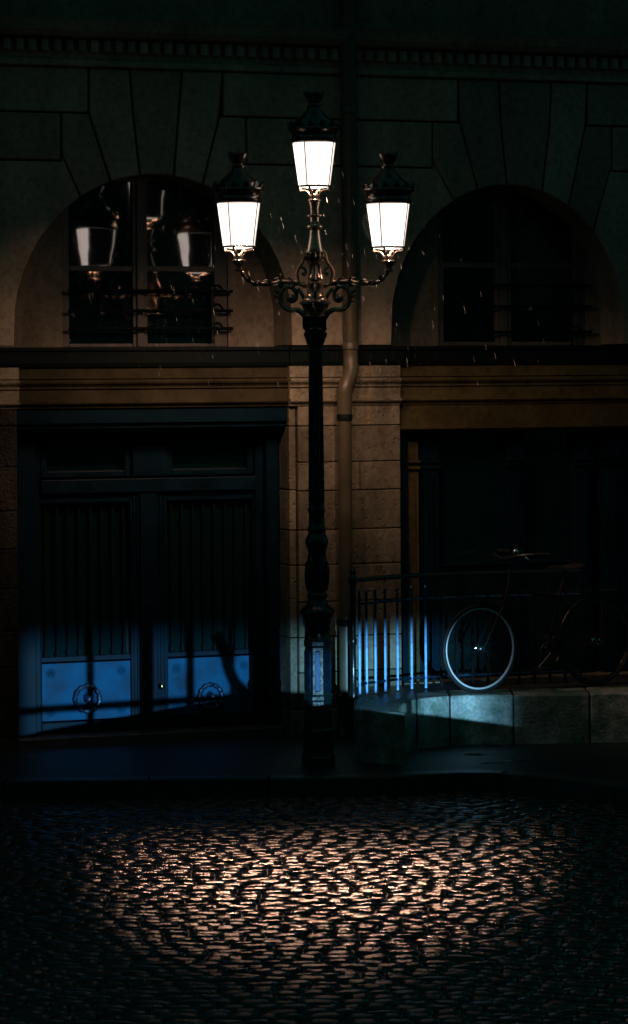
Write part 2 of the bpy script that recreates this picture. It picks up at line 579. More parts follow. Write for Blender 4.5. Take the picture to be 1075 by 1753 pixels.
# pavement with granite kerb stones
poly = [(x, y + 0.16) for x, y in KC] + [(40, 14.6), (40, 60), (-40, 40), (-40, 20.36)]
pav = MB().prism_z(poly, -0.02, PAVE).build('pavement', 'asphalt')
tag(pav, kind='structure')
L, pts = 0, [Vector((x, y, 0)) for x, y in KC]
dense = []
for a, b2 in zip(pts, pts[1:]):
    n = max(2, int((b2 - a).length / 0.05))
    dense += [a.lerp(b2, i / n) for i in range(n)]
i = 0
while i < len(dense) - 3:
    ln = random.uniform(0.75, 1.05)
    j = i
    acc = 0
    while j < len(dense) - 1 and acc < ln:
        acc += (dense[j + 1] - dense[j]).length
        j += 1
    seg = dense[i:j + 1]
    if len(seg) < 3: break
    seg = [seg[0].lerp(seg[1], 0.1)] + seg[1:-1:3] + [seg[-1].lerp(seg[-2], 0.12)]
    inner = []
    for k, p in enumerate(seg):
        t = (seg[min(k + 1, len(seg) - 1)] - seg[max(k - 1, 0)]).normalized()
        inner.append(p + Vector((-t.y, t.x, 0)) * 0.165)
    pl = [(p.x, p.y) for p in seg] + [(p.x, p.y) for p in inner[::-1]]
    MB().prism_z(pl, -0.05, PAVE + 0.006 + random.uniform(-.003, .003)).build('kerb_stone', 'granite_kerb', pav, bevel=0.012)
    i = j

# puddles lying on the pavement and against the kerb
def puddle(cx, cy, rx, ry, rot, seed):
    r_ = random.Random(seed)
    v = []
    ph = [r_.uniform(0, 6.28) for _ in range(3)]
    for i_ in range(40):
        a_ = 2 * PI * i_ / 40
        q = 1 + .22 * math.sin(2 * a_ + ph[0]) + .14 * math.sin(3 * a_ + ph[1]) + .10 * math.sin(7 * a_ + ph[2])
        x_, y_ = rx * q * math.cos(a_), ry * q * math.sin(a_)
        v.append((x_ * math.cos(rot) - y_ * math.sin(rot), x_ * math.sin(rot) + y_ * math.cos(rot)))
    o = MB().prism_z(v, 0, .003).build('puddle', 'puddle_water', None, loc=(cx, cy, PAVE + .001))
    tag(o, kind='structure')
pd_ = ground(873, 1303, PAVE)
puddle(pd_.x, pd_.y, .20, .05, .5, 3)
pd_ = ground(812, 1292, PAVE)
puddle(pd_.x, pd_.y, .07, .05, .2, 5)
pd_ = ground(740, 1281, PAVE)
puddle(pd_.x, pd_.y, .12, .05, .1, 8)

# ================================================================== THE BUILDING
B = empty('stone_building', FO, TH)
tag(B, 'old limestone building with two arched windows above dark doors and shop window', 'building')
B.location.z = 0
EXT0, EXT1 = -5.2, 5.6
Z_TOP, Z_V, Z_M, Z_G, Z_S = 7.4, 5.33, 4.98, 4.61, 3.19
THICK = 0.42
def pz(px, z): return (U(px, z), z)
def arcp(cx, a, ys, rise, t):
    return fa(cx + a * math.cos(t), ys - rise * math.sin(t))
LA = (262, 237, 560, 260)
RA = (868, 197, 553, 235)
def tx(A, x): return math.acos(max(-1, min(1, (x - A[0]) / A[1])))
def arc(A, x0, x1, n=8):
    t0, t1 = tx(A, x0), tx(A, x1)
    return [arcp(*A, t0 + (t1 - t0) * i / n) for i in range(n + 1)]
def shrink(poly, g=0.007):
    # move every edge inwards by g so neighbouring stones leave a joint
    n = len(poly)
    a = sum(poly[i][0] * poly[(i + 1) % n][1] - poly[(i + 1) % n][0] * poly[i][1] for i in range(n))
    if a < 0: poly = poly[::-1]
    out = []
    for i in range(n):
        p0, p1, p2 = Vector(poly[i - 1]), Vector(poly[i]), Vector(poly[(i + 1) % n])
        d1, d2 = (p1 - p0).normalized(), (p2 - p1).normalized()
        n1, n2 = Vector((-d1.y, d1.x)), Vector((-d2.y, d2.x))
        q = (n1 + n2)
        q = q / max(0.5, q.length_squared) * 2 * g if q.length > 1e-4 else n1 * g
        out.append((p1.x + q.x, p1.y + q.y))
    return out
def ashlar(poly, name='stone_block', mat='limestone_smooth', y0=0.0, y1=THICK, bevel=0.012):
    MB().prism_y(shrink(poly), y0, y1).build(name, mat, B, bevel=bevel)
# joints of the left arch (column where it meets the arch, then its way up)
LJ = [(138, [pz(105, 4.66), pz(105, Z_M)]), (190, [pz(152, Z_M), pz(152, Z_V)]), (240, [pz(228, Z_M), pz(222, Z_V)]),
      (298, [pz(306, Z_M), pz(312, Z_V)]), (347, [pz(376, Z_M), pz(382, Z_V)]), (402, [pz(422, 4.66), pz(422, Z_M)])]
RJ = [(778, [pz(741, 4.66), pz(741, Z_M)]), (819, [pz(788, Z_M), pz(785, Z_V)]), (869, [pz(858, Z_M), pz(855, Z_V)]),
      (929, [pz(942, Z_M), pz(945, Z_V)]), (974, [pz(1003, Z_M), pz(1006, Z_V)]), (1016, [pz(1048, 4.66), pz(1048, Z_M)])]
for A, J in ((LA, LJ), (RA, RJ)):
    for k in range(5):
        (xa, ua), (xb, ub) = J[k], J[k + 1]
        if k == 0:
            ua_, ub_ = ua, ub[:1]
        elif k == 4:
            ua_, ub_ = ua[:1], ub
        else:
            ua_, ub_ = ua, ub
        ashlar(arc(A, xa, xb) + ub_ + ua_[::-1], 'voussoir')
# rows beside the voussoirs
uL0, uL1 = U(105, Z_M), U(152, Z_V)
ashlar([(EXT0, Z_M), pz(152, Z_M), pz(152, Z_V), (EXT0, Z_V)])
ashlar([(EXT0, Z_G), pz(105, Z_G), pz(105, Z_M), (EXT0, Z_M)])
ashlar([(EXT0, Z_S), fa(25, 592)[:1] + (Z_S,)] + arc(LA, 25.01, 138)[1:] + [pz(105, 4.66), pz(105, Z_G), (EXT0, Z_G)])
ashlar([pz(382, Z_M), pz(785, Z_M), pz(785, Z_V), pz(382, Z_V)])
cA = [pz(422, Z_G), pz(585, Z_G), pz(585, Z_M), pz(422, Z_M)]
ashlar(cA)
ashlar([pz(585, Z_G), pz(741, Z_G), pz(741, Z_M), pz(585, Z_M)])
ashlar([pz(499, Z_S)] + arc(LA, 498.99, 402)[1:] + [pz(422, 4.66), pz(422, Z_G), pz(741, Z_G), pz(741, 4.66)] + arc(RA, 778, 671.01)[:-1] + [pz(671, Z_S)])
ashlar([pz(1048, Z_G), (EXT1, Z_G), (EXT1, Z_M), pz(1048, Z_M)])
ashlar([pz(1006, Z_M), (EXT1, Z_M), (EXT1, Z_V), pz(1006, Z_V)])
ashlar([pz(1065, Z_S), (EXT1, Z_S), (EXT1, Z_G), pz(1048, Z_G), pz(1048, 4.66)] + arc(RA, 1016, 1064.99)[:-1])
# frieze, dentils and upper wall
MB().prism_x([(THICK, Z_V), (0.0, Z_V), (-0.03, Z_V + .01), (-0.03, Z_V + .05), (0, Z_V + .06), (0, Z_V + .10), (THICK, Z_V + .10)], EXT0, EXT1).build('string_course', 'limestone_smooth', B)
dm = MB().box(-0.028, 0.028, -0.055, 0.0, 0, 0.085).data('dentil', 'limestone_smooth')
ud = U(-12, 5.5)
while ud < U(1090, 5.5):
    o = bpy.data.objects.new('dentil', dm)
    C.objects.link(o)
    o.parent = B
    o.location = (ud, 0, Z_V + .115)
    ud += 0.098
MB().prism_x([(THICK, Z_V + .10), (0, Z_V + .10), (0, Z_V + .215), (-0.10, Z_V + .23), (-0.13, Z_V + .27), (-0.15, Z_V + .33), (-.16, Z_V + .35), (THICK, Z_V + .36)], EXT0, EXT1).build('cornice', 'limestone_smooth', B)
MB().box(EXT0, EXT1, 0.02, THICK, Z_V + .36, Z_TOP).build('upper_wall', 'limestone_smooth', B)
# core of the building behind everything
MB().box(EXT0, EXT1, 0.95, 1.2, 0.0, Z_TOP).build('core_wall', 'door_panel', B)
MB().box(EXT0 - .1, EXT1 + .1, -0.05, 6.0, Z_TOP, Z_TOP + .2).build('roof_slab', 'zinc_dark', B)
for xx in (EXT0 - .12, EXT1):
    MB().box(xx, xx + .12, 0.0, 6.0, 0.0, Z_TOP).build('end_wall', 'limestone_smooth', B)

# ---- arched windows, set back in the recess
def window(A, fx0, fx1, mx0, mx1, ytr, ybot, bars, scroll_x):
    yw = THICK
    zb = Z_S
    W = lambda px, z=3.9: U(px, z, -yw)
    cu0, cu1 = W(A[0] - A[1]) - 0.35, W(A[0] + A[1]) + 0.35
    zt = fa(A[0], A[2] - A[3], -yw)[1] + 0.25
    a, b2 = W(fx0), W(fx1)
    MB().box(cu0, a, yw + .003, yw + .2, zb - .05, zt).build('recess_panel', 'limestone_smooth', B)
    MB().box(b2, cu1, yw + .003, yw + .2, zb - .05, zt).build('recess_panel', 'limestone_smooth', B)
    win = MB()
    st = (b2 - a) * 0.042
    m0, m1 = W(mx0), W(mx1)
    ztr = fa(A[0], ytr, -yw)[1]
    zbt = fa(A[0], ybot, -yw)[1]
    y0, y1 = yw + .02, yw + .09
    win.box(a, a + st, y0, y1, zb, zt)
    win.box(b2 - st * 1.9, b2, y0, y1, zb, zt)
    mm = (m0 + m1) / 2
    win.box(m0, mm - .008, y0, y1, zb, zt)
    win.box(mm + .008, m1, y0 - .004, y1, zb, zt)
    win.box(mm - .03, mm + .03, y0 - .022, y0 - .005, zb, zt)
    for lo, hi in ((a + st, m0), (m1, b2 - st * 1.9)):
        win.box(lo, hi, y0 + .006, y1, ztr - .022, ztr + .022)
        win.box(lo, hi, y0 + .006, y1, zb, zbt)
        win.box(lo, hi, y0 + .012, y1, zt - .3, zt)
    wo = win.build('window', 'window_paint', B, bevel=0.006)
    for k, (lo, hi) in enumerate(((a + st, m0), (m1, b2 - st * 1.9))):
        for z0, z1 in ((zbt, ztr - .022), (ztr + .022, zt - .3)):
            p = MB()
            p.add([(lo, 0, z0), (hi, 0, z0), (hi, 0, z1), (lo, 0, z1)], [(0, 1, 2, 3)])
            p.box(lo, hi, .001, .006, z0, z1)
            MB().box(lo - .004, hi + .004, yw + .052, yw + .058, z0 - .004, z1 + .004).build('pane', 'window_glass', wo)
    for yb in bars:
        z = fa(A[0], yb, -.2)[1]
        MB().tube([(a + .03, .37, z), (b2 + .02, .37, z)], 0.013, 8).build('guard_bar', 'zinc_dark', B, smooth=True)
    for px in scroll_x:
        u = U(px, 3.4, -.28)
        z0, z1 = fa(A[0], bars[-1], -.28)[1], fa(A[0], bars[0], -.28)[1]
        g = MB()
        for zc in np.linspace(z0, z1, 3):
            sp = [(u + (0.055 - .011 * t) * math.cos(t * 1.25), .37, zc + (0.055 - .011 * t) * math.sin(t * 1.25)) for t in np.linspace(0, 4.4, 22)]
            g.tube(sp, 0.010, 6)
        g.tube([(u - .03, .37, z0 - .12), (u - .03, .37, z1 + .03)], 0.012, 6)
        g.build('guard_scroll', 'cast_iron', B, smooth=True)
window(LA, 107, 390, 228, 253, 460, 588, (497, 531, 562), (376,))
window(RA, 750, 1003, 850, 876, 454, 585, (487, 524, 568), (993,))
# soffit plate behind the arch heads is the stones' own thickness
# ---- ledge (dark lead-covered band), broken by the down pipe
Z_L0 = 3.034
def lip(u0, u1, wo):
    MB().prism_x([(THICK + .2, Z_L0), (-wo, Z_L0), (-wo - .012, Z_L0 + .03), (-wo - .012, Z_S - .035), (-wo - .03, Z_S - .03), (-wo - .03, Z_S - .004), (THICK + .2, Z_S - .002)], u0, u1).build('ledge', 'zinc_dark', B)
uA, uB = U(582, 3.1), U(610, 3.1)
lip(EXT0, U(40, 3.1), .045)
lip(U(40, 3.1) + .002, U(492, 3.1), .02)
lip(U(492, 3.1) + .002, uA, .05)
lip(uB, U(697, 3.1), .05)
lip(U(697, 3.1) + .002, EXT1, .025)
MB().box(uA + .002, uB - .002, .01, THICK + .2, Z_L0, Z_S - .002).build('ledge_gap_stone', 'limestone_rough', B)
# ---- entablature mouldings
def entab(u0, u1, b2, mat, low=None):
    pr = [(THICK, Z_L0 - .002), (-b2, Z_L0 - .002), (-b2, 2.945), (-b2 + .012, 2.943), (-b2 + .012, 2.936), (-b2 - .028, 2.934), (-b2 - .028, 2.918),
          (-b2 - .022, 2.905), (-b2 - .008, 2.893), (-b2 + .002, 2.880), (-b2 - .014, 2.878), (-b2 - .014, 2.868), (-b2 + .004, 2.862), (-b2, 2.856),
          (-b2, 2.776), (-b2 - .03, 2.772), (-b2 - .03, 2.757), (-b2 - .020, 2.745), (-b2 - .004, 2.735), (-b2 + .003, 2.719), (THICK, 2.719)]
    MB().prism_x(pr, u0, u1).build('entablature', mat, B)
UP1, UP2a, UP2, UP2b = U(27, 2.5), U(493, 2.5), U(506, 2.5), U(682, 2.5)
entab(EXT0, UP1 + .015, .05, 'limestone_rough')
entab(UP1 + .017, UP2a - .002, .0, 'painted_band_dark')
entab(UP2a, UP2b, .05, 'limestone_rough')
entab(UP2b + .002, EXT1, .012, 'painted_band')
# ---- pilasters built of courses
def courses(u0, u1, zs, wo, jit=0.004, split=(), mat='limestone_rough'):
    for k, (z1, z0) in enumerate(zip(zs, zs[1:])):
        us = [u0, u1]
        if k in split: us = [u0, u0 + (u1 - u0) * (0.42 if k % 2 else .6), u1]
        for a, c in zip(us, us[1:]):
            MB().box(a + .003, c - .003, -wo - random.uniform(0, jit), THICK + .1, z0 + .0035, z1 - .0035).build('stone_block', mat, B, bevel=0.007)
def zrow(y): return EYE + (HOR - y) / 217.4
courses(UP2 + .001, UP2b, [2.717] + [zrow(y) for y in (729, 791, 840, 907, 967, 1030, 1090, 1150, 1212)] + [0.10], .045, split=(2, 3, 5, 7))
courses(UP2a, UP2 - .001, [2.717] + [zrow(y) for y in (729, 838, 907, 967, 1090, 1212)] + [0.10], .012)
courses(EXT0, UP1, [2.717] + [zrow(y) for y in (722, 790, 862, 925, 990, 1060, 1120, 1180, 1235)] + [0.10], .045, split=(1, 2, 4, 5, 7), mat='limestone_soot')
MB().box(UP2a - .02, UP2b + .03, -.09, -.052, .1, .33).build('plinth_course', 'limestone_rough', B, bevel=.01)
# ---- left bay: double door with zinc kick plates
DW = 0.30
dU = lambda px, z=1.5, wo=-DW: U(px, z, wo)
dz = lambda px, py, wo=-DW: fa(px, py, wo)[1]
a, b2 = UP1, UP2a
head = MB()
head.box(a, b2, .02, THICK + .1, 2.60, 2.717)
head.box(a, b2, .05, THICK + .1, 2.56, 2.598)
head.build('door_head', 'door_paint', B, bevel=.006)
MB().box(a, b2, .10, .9, .02, .20).build('door_step', 'granite_kerb', B, bevel=.015)
zk0, zk1 = .30, dz(147, 1134)          # kick plate
ztp0, ztp1 = dz(147, 835), dz(147, 818)
frame = MB()
jl0, jl1 = a, dU(68)
jr0, jr1 = dU(436), b2
frame.box(jl0, dU(56), DW - .10, THICK + .1, .2, 2.56)
frame.box(dU(56) + .001, jl1, DW - .03, THICK + .1, .2, 2.56)
frame.box(dU(450), jr1, DW - .10, THICK + .1, .2, 2.56)
frame.box(jr0, dU(450) - .001, DW - .03, THICK + .1, .2, 2.56)
frame.box(jl1, jr0, DW - .05, THICK + .1, dz(250, 842), dz(250, 818))
frame.box(jl1, jr0, DW - .03, THICK + .1, dz(250, 742), 2.56)
frame.build('door_frame', 'door_paint', B, bevel=.008)
lw = [(68, 238), (268, 436)]
def ring(mb, cu, cz, r, tr, y, n=36, seg=8, bump=0.0):
    mb.tube([(cu + r * math.cos(t), y, cz + r * math.sin(t)) for t in np.linspace(0, 2 * PI, n, endpoint=False)], [tr * (1 + bump * math.cos(12 * t * 1.0)) for t in np.linspace(0, 2 * PI, n, endpoint=False)], seg, closed=True)
for k, (p0, p1) in enumerate(lw):
    u0, u1 = dU(p0) + .002, dU(p1) - .002
    leaf = MB()
    sw = 0.075
    k0, k1 = dU((70, 286)[k]), dU((223, 433)[k])
    y0 = DW - .012
    zt = dz(250, 842) - .003
    leaf.box(u0, k0, y0, THICK, .21, zt)
    leaf.box(k1, u1, y0, THICK, .21, zt)
    leaf.box(k0, k1, y0 + .001, THICK, zt - .07, zt)
    leaf.box(k0, k1, y0 + .001, THICK, .21, zk0 - .012)
    leaf.box(k0, k1, y0 + .02, THICK, zk1 + .012, zk1 + .05)
    d = leaf.build('door', 'door_paint', B, bevel=.006)
    tag(d, ('left door leaf with zinc kick plate and ring', 'right door leaf with zinc kick plate and ring')[k])
    # thin beads down the stiles that catch the beam
    for px in ((228, 234), (274, 280))[k]:
        uu = dU(px)
        MB().box(uu - .006, uu + .006, y0 - .012, y0 + .002, .22, zt - .02).build('bead', 'door_paint', d, bevel=.003)
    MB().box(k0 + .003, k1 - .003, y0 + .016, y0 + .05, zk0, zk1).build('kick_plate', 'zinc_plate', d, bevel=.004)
    # rosettes in the corners of the plate
    for cu in (k0 + .075, k1 - .075):
        for cz in (zk0 + .07, zk1 - .075):
            r_ = MB()
            ring(r_, cu, cz, .030, .006, y0 + .012, 20, 6)
            ring(r_, cu, cz, .016, .005, y0 + .010, 16, 6)
            r_.ball((cu, y0 + .012, cz), .009, 8, 6)
            r_.build('rosette', 'zinc_plate', d, smooth=True)
    # the big ring
    cx_, cy_ = ((147, 1197), (358, 1193))[k]
    cu, cz = dU(cx_), dz(cx_, cy_, -DW + .05)
    r_ = MB()
    ring(r_, cu, cz, (.098, .092)[k], .017, y0 - .012, 48, 8, .22)
    r_.build('pull_ring', 'iron_bar_lit', d, smooth=True)
    r_ = MB()
    r_.tube([(cu, y0 + .016, cz + .01), (cu, y0 - .05, cz)], [.03, .022], 12)
    r_.ball((cu, y0 - .055, cz), .028, 12, 8)
    r_.build('ring_boss', 'iron_bar_lit', d, smooth=True)
    # glazing behind vertical bars
    MB().box(k0, k1, y0 + .075, y0 + .085, zk1 + .05, zt - .07).build('pane', 'window_glass', d)
    nb = 8
    for i in range(nb):
        uu = k0 + (k1 - k0) * (i + .5) / nb
        bar = MB().tube([(uu, y0 + .045, zk1 + .03), (uu, y0 + .045, zt - .06)], .011, 8)
        bar.lathe([(.011, zk1 + .05), (.020, zk1 + .065), (.020, zk1 + .08), (.013, zk1 + .095), (.011, zk1 + .11)], 10, uu, y0 + .045)
        bar.build('bar', 'zinc_dark', d, smooth=True)
# cover strip where the leaves meet, with handle
MB().box(dU(238), dU(268), DW - .035, THICK, .21, dz(250, 842) - .002).build('meeting_stile', 'door_paint', B, bevel=.01)
uu = dU(271)
hb = MB().tube([(uu, DW - .015, dz(270, 1175)), (uu, DW - .06, dz(270, 1175))], .010, 8)
hb.ball((uu, DW - .07, dz(270, 1174)), .019, 12, 8, (.8, .8, 1.25))
hb.build('door_knob', 'brass', B, smooth=True)
# transom lights over the door
for p0, p1 in ((70, 225), (285, 434)):
    u0, u1 = dU(p0), dU(p1)
    z0, z1 = dz(250, 815), dz(250, 745)
    t = MB()
    t.box(u0 - .0, u0 + .05, DW - .01, THICK, z0, z1)
    t.box(u1 - .05, u1, DW - .01, THICK, z0, z1)
    t.box(u0 + .05, u1 - .05, DW - .009, THICK, z0, z0 + .05)
    t.box(u0 + .05, u1 - .05, DW - .009, THICK, z1 - .05, z1)
    t = t.build('transom_light', 'door_paint', B, bevel=.008)
    MB().box(u0 + .04, u1 - .04, DW + .06, DW + .07, z0 + .04, z1 - .04).build('pane', 'window_glass', t)
MB().box(dU(225) + .002, dU(285) - .002, DW - .045, THICK, dz(250, 815), dz(250, 745)).build('transom_post', 'door_paint', B, bevel=.01)
# ---- right bay: fascia and shop window
MB().prism_x([(THICK, 2.717), (.0, 2.717), (.0, 2.548), (-.028, 2.545), (-.028, 2.525), (-.012, 2.51), (.02, 2.49), (THICK, 2.488)], UP2b + .003, EXT1).build('shop_fascia', 'painted_band', B)
SW = 0.16
sU = lambda px, z=1.5: U(px, z, -SW)
cols = [(690, 713), (716, 752), (868, 895), (985, 1012), (1030, 1062)]
for k, (p0, p1) in enumerate(cols):
    u0, u1 = sU(p0), sU(p1)
    c = MB()
    dep = (.0, .05, .03, .05, .0)[k]
    c.box(u0, u1, SW + dep - .06, THICK, .5, 2.486)
    c.box(u0 + (u1 - u0) * .3, u0 + (u1 - u0) * .7, SW + dep - .075, SW + dep - .058, .62, 2.15)
    for zz in (2.20, 2.25):
        c.box(u0 - .012, u1 + .012, SW + dep - .085, SW + dep - .02, zz, zz + .02)
    c.build('shop_pilaster', 'painted_band' if k == 0 else 'door_paint', B, bevel=.006)
zs_ = fa(820, 968, -SW)[1]
MB().box(sU(752), sU(868), SW, SW + .12, .5, zs_).build('stall_riser', 'door_panel', B, bevel=.01)
MB().box(sU(895), sU(985), SW, SW + .12, .5, zs_).build('stall_riser', 'door_panel', B, bevel=.01)
for p0, p1 in ((752, 868), (895, 985)):
    MB().box(sU(p0) + .002, sU(p1) - .002, SW - .03, SW + .12, zs_ + .002, zs_ + .02).build('sill', 'door_paint', B, bevel=.004)
    MB().box(sU(p0), sU(p1), SW + .08, SW + .09, zs_ + .02, 2.49).build('shop_pane', 'window_glass', B)
MB().box(sU(1062), EXT1, SW - .05, THICK, .1, 2.486).build('shop_end_panel', 'door_paint', B)
MB().box(UP2b, sU(690), .05, THICK, .1, 2.486).build('shop_jamb', 'door_paint', B)
MB().box(UP2b, EXT1, .0, .9, .02, .5).build('shop_base', 'limestone_rough', B)

# ================================================================== the dark house across the street, behind the viewer
ob = empty('opposite_building', (-6, -4, 0))
tag(ob, 'dark rendered house across the street facing the lamp', 'building')
MB().box(-38, 80, -6, 0, 0, 10.5).build('wall', 'opposite_render', ob)
MB().prism_x([(-6.3, 10.5), (.35, 10.5), (.35, 10.7), (-2.2, 13.2), (-4, 13.2), (-6.3, 10.7)], -38.2, 80.2).build('roof', 'zinc_dark', ob)
wm = MB().box(-.6, .6, 0, .03, 0, 2.0).data('window', 'window_glass')
for i_ in range(23):
    for z_ in (1.0, 4.2, 7.3):
        o = bpy.data.objects.new('window', wm)
        C.objects.link(o)
        o.parent = ob
        o.location = (-34 + i_ * 5, .0, z_)

# ================================================================== DOWN PIPE
dp = empty('drainpipe', FO, TH)
tag(dp, 'painted metal drainpipe running down the wall behind the street lamp', 'drainpipe')
uu, ul = U(598, 4.2, .08), U(591, 1.6, .16)
MB().tube([(uu, -.085, 7.3), (uu, -.085, 3.21)], .062, 16).build('upper_pipe', 'pipe_paint', dp, smooth=True)
bp_ = spline([(uu, -.085, 3.19), (uu, -.088, 3.08), (uu - .012, -.12, 2.98), (ul + .008, -.165, 2.86), (ul, -.165, 2.72), (ul, -.165, 2.64)], 5)
MB().tube(bp_, .060, 16).build('offset_bend', 'pipe_paint', dp, smooth=True)
MB().tube([(ul, -.165, 2.62), (ul, -.165, .34)], .055, 16).build('lower_pipe', 'pipe_paint', dp, smooth=True)
for (u_, y_, z_, r_) in ((uu, -.085, 3.19, .067), (uu, -.085, 5.05, .068), (ul, -.165, 2.63, .062), (ul, -.165, 1.02, .062)):
    MB().lathe([(r_ * .9, z_ - .03), (r_, z_ - .026), (r_, z_ + .02), (r_ * .92, z_ + .026)], 18, u_, y_).build('pipe_collar', 'pipe_paint' if z_ > 3 else 'zinc_dark', dp, smooth=True)
sh = MB().lathe([(.085, .12), (.085, .16), (.075, .18), (.072, .40), (.082, .42), (.082, .45), (.06, .46)], 18, ul, -.165)
sh.build('pipe_shoe', 'cast_iron', dp, smooth=True)

# ================================================================== RAISED STONE PLATFORM
PZ = 0.50
plat = empty('stone_platform', (0.5, 22, 0))
tag(plat, 'low mossy curved stone platform under the bicycle and railing', 'platform')
def Wp(px, py): 
    p = ground(px, py, PZ)
    return (p.x, p.y)
pA, pB = Wp(606, 1214), Wp(694, 1221)
inner = [(pB[0] - .045, pB[1] + .34), Wp(703, 1200), Wp(735, 1194.5), Wp(800, 1190.5), Wp(900, 1189), Wp(1010, 1187)]
inner += [(2.75, inner[-1][1] + .05), (3.6, inner[-1][1] + .2)]
ic = [(p.x, p.y) for p in spline([(x, y, 0) for x, y in [pB] + inner], 5)]
def back(x): return 23.0 + 0.37 * x - 0.02
def stonepart(poly, z0, z1, name='stone_block'):
    o = MB().prism_z([(x - .5, y - 22) for x, y in poly], z0, z1).build(name, 'mossy_stone', plat, bevel=.014)
    return o
# cap and body stones follow the curve, with open joints
cuts = [0, 8, 15, 21, 27, 33, len(ic) - 1]
front = [pA, ((pA[0] + pB[0]) / 2 , (pA[1] + pB[1]) / 2 - .015), pB]
stonepart([front[0], front[1], pB, ic[3], ic[6], (ic[6][0] - .16, ic[6][1] + .16), (pA[0] + .01, 22.25)], .0, PZ)
stonepart([(pA[0] + .01, 22.262), (ic[6][0] - .165, ic[6][1] + .172), (ic[6][0] - .1, back(.6)), (pA[0] + .05, back(.3))], .0, PZ - .004)
ks = [6, 12, 18, 24, 30, len(ic) - 1]
for a_, c_ in zip(ks, ks[1:]):
    seg = ic[a_:c_ + 1]
    seg[0] = (seg[0][0] + .005, seg[0][1])
    seg[-1] = (seg[-1][0] - .005, seg[-1][1])
    stonepart(seg + [(seg[-1][0], seg[-1][1] + .42), (seg[0][0] - (.1 if a_ == 6 else 0), seg[0][1] + (.3 if a_ == 6 else .42))], .0, PZ + random.uniform(-.003, .003))
core_ = [(pA[0] + .04, pA[1] + .06), (pB[0] - .03, pB[1] + .10)] + [(p[0], p[1] + .05) for p in ic[4:]] + [(ic[-1][0], back(ic[-1][0])), (pA[0] + .06, back(.3))]
MB().prism_z([(x - .5, y - 22) for x, y in core_], .0, PZ - .007).build('paved_top', 'granite_kerb', plat)

# ================================================================== RAILING
rl = empty('iron_railing', (0.35, 22.45, PZ))
tag(rl, 'black iron bar railing curving along the stone platform beside the drainpipe', 'railing')
rp = [(p.x, p.y) for p in [ground(616, 1190, PZ), ground(628, 1188, PZ), ground(643, 1186.5, PZ), ground(660, 1184, PZ), ground(681, 1181.5, PZ), ground(705, 1179.5, PZ), ground(729, 1178, PZ)]]
for k in range(1, 11):
    x = rp[6][0] + .125 * k
    rp.append((x, rp[6][1] + .30 * .125 * k + .02 * min(k, 2)))
rel = lambda p, z: (p[0] - .35, p[1] - 22.45, z - PZ)
for k, p in enumerate(rp):
    q = rel(p, 0)
    bar = MB().box(-.010, .010, -.0125, .0125, 0, .79)
    bar.add([(-.010, -.0125, .79), (.010, -.0125, .79), (.010, .0125, .79), (-.010, .0125, .79), (0, 0, .815)], [(0, 1, 4), (1, 2, 4), (2, 3, 4), (3, 0, 4)])
    bar.build('bar', 'iron_bar_lit' if k < 7 else 'zinc_dark', rl, loc=(q[0], q[1], 0), rz=R(4.5) + random.gauss(0, .03), bevel=.002)  # further bars coloured black in place of shade
rc = spline([rel(p, 0) for p in rp], 3)
for z, r_, nm in ((.085, .011, 'bottom_rail'), (.70, .012, 'middle_rail'), (.885, .020, 'handrail')):
    MB().tube([(p.x, p.y, z) for p in rc], r_, 8).build(nm, 'iron_bar_lit' if z < .8 else 'cast_iron', rl, smooth=True)
q = rel(ground(605, 1196, PZ), 0)
nw = MB().lathe([(.035, 0), (.035, .05), (.024, .07), (.022, .40), (.03, .42), (.03, .45), (.022, .47), (.022, .86), (.034, .88), (.034, .92), (.02, .94), (.026, .97), (.0, 1.0)], 12, q[0], q[1])
nw.build('newel_post', 'cast_iron', rl, smooth=True)
MB().tube([(q[0], q[1], .885), (rc[0].x, rc[0].y, .885)], .018, 8).build('handrail', 'cast_iron', rl, smooth=True)
for k in (8, 12, 16):
    q = rel(rp[k], 0)
    MB().tube([(q[0], q[1], .79), (q[0], q[1], .88)], .012, 8).build('rail_stay', 'cast_iron', rl, smooth=True)

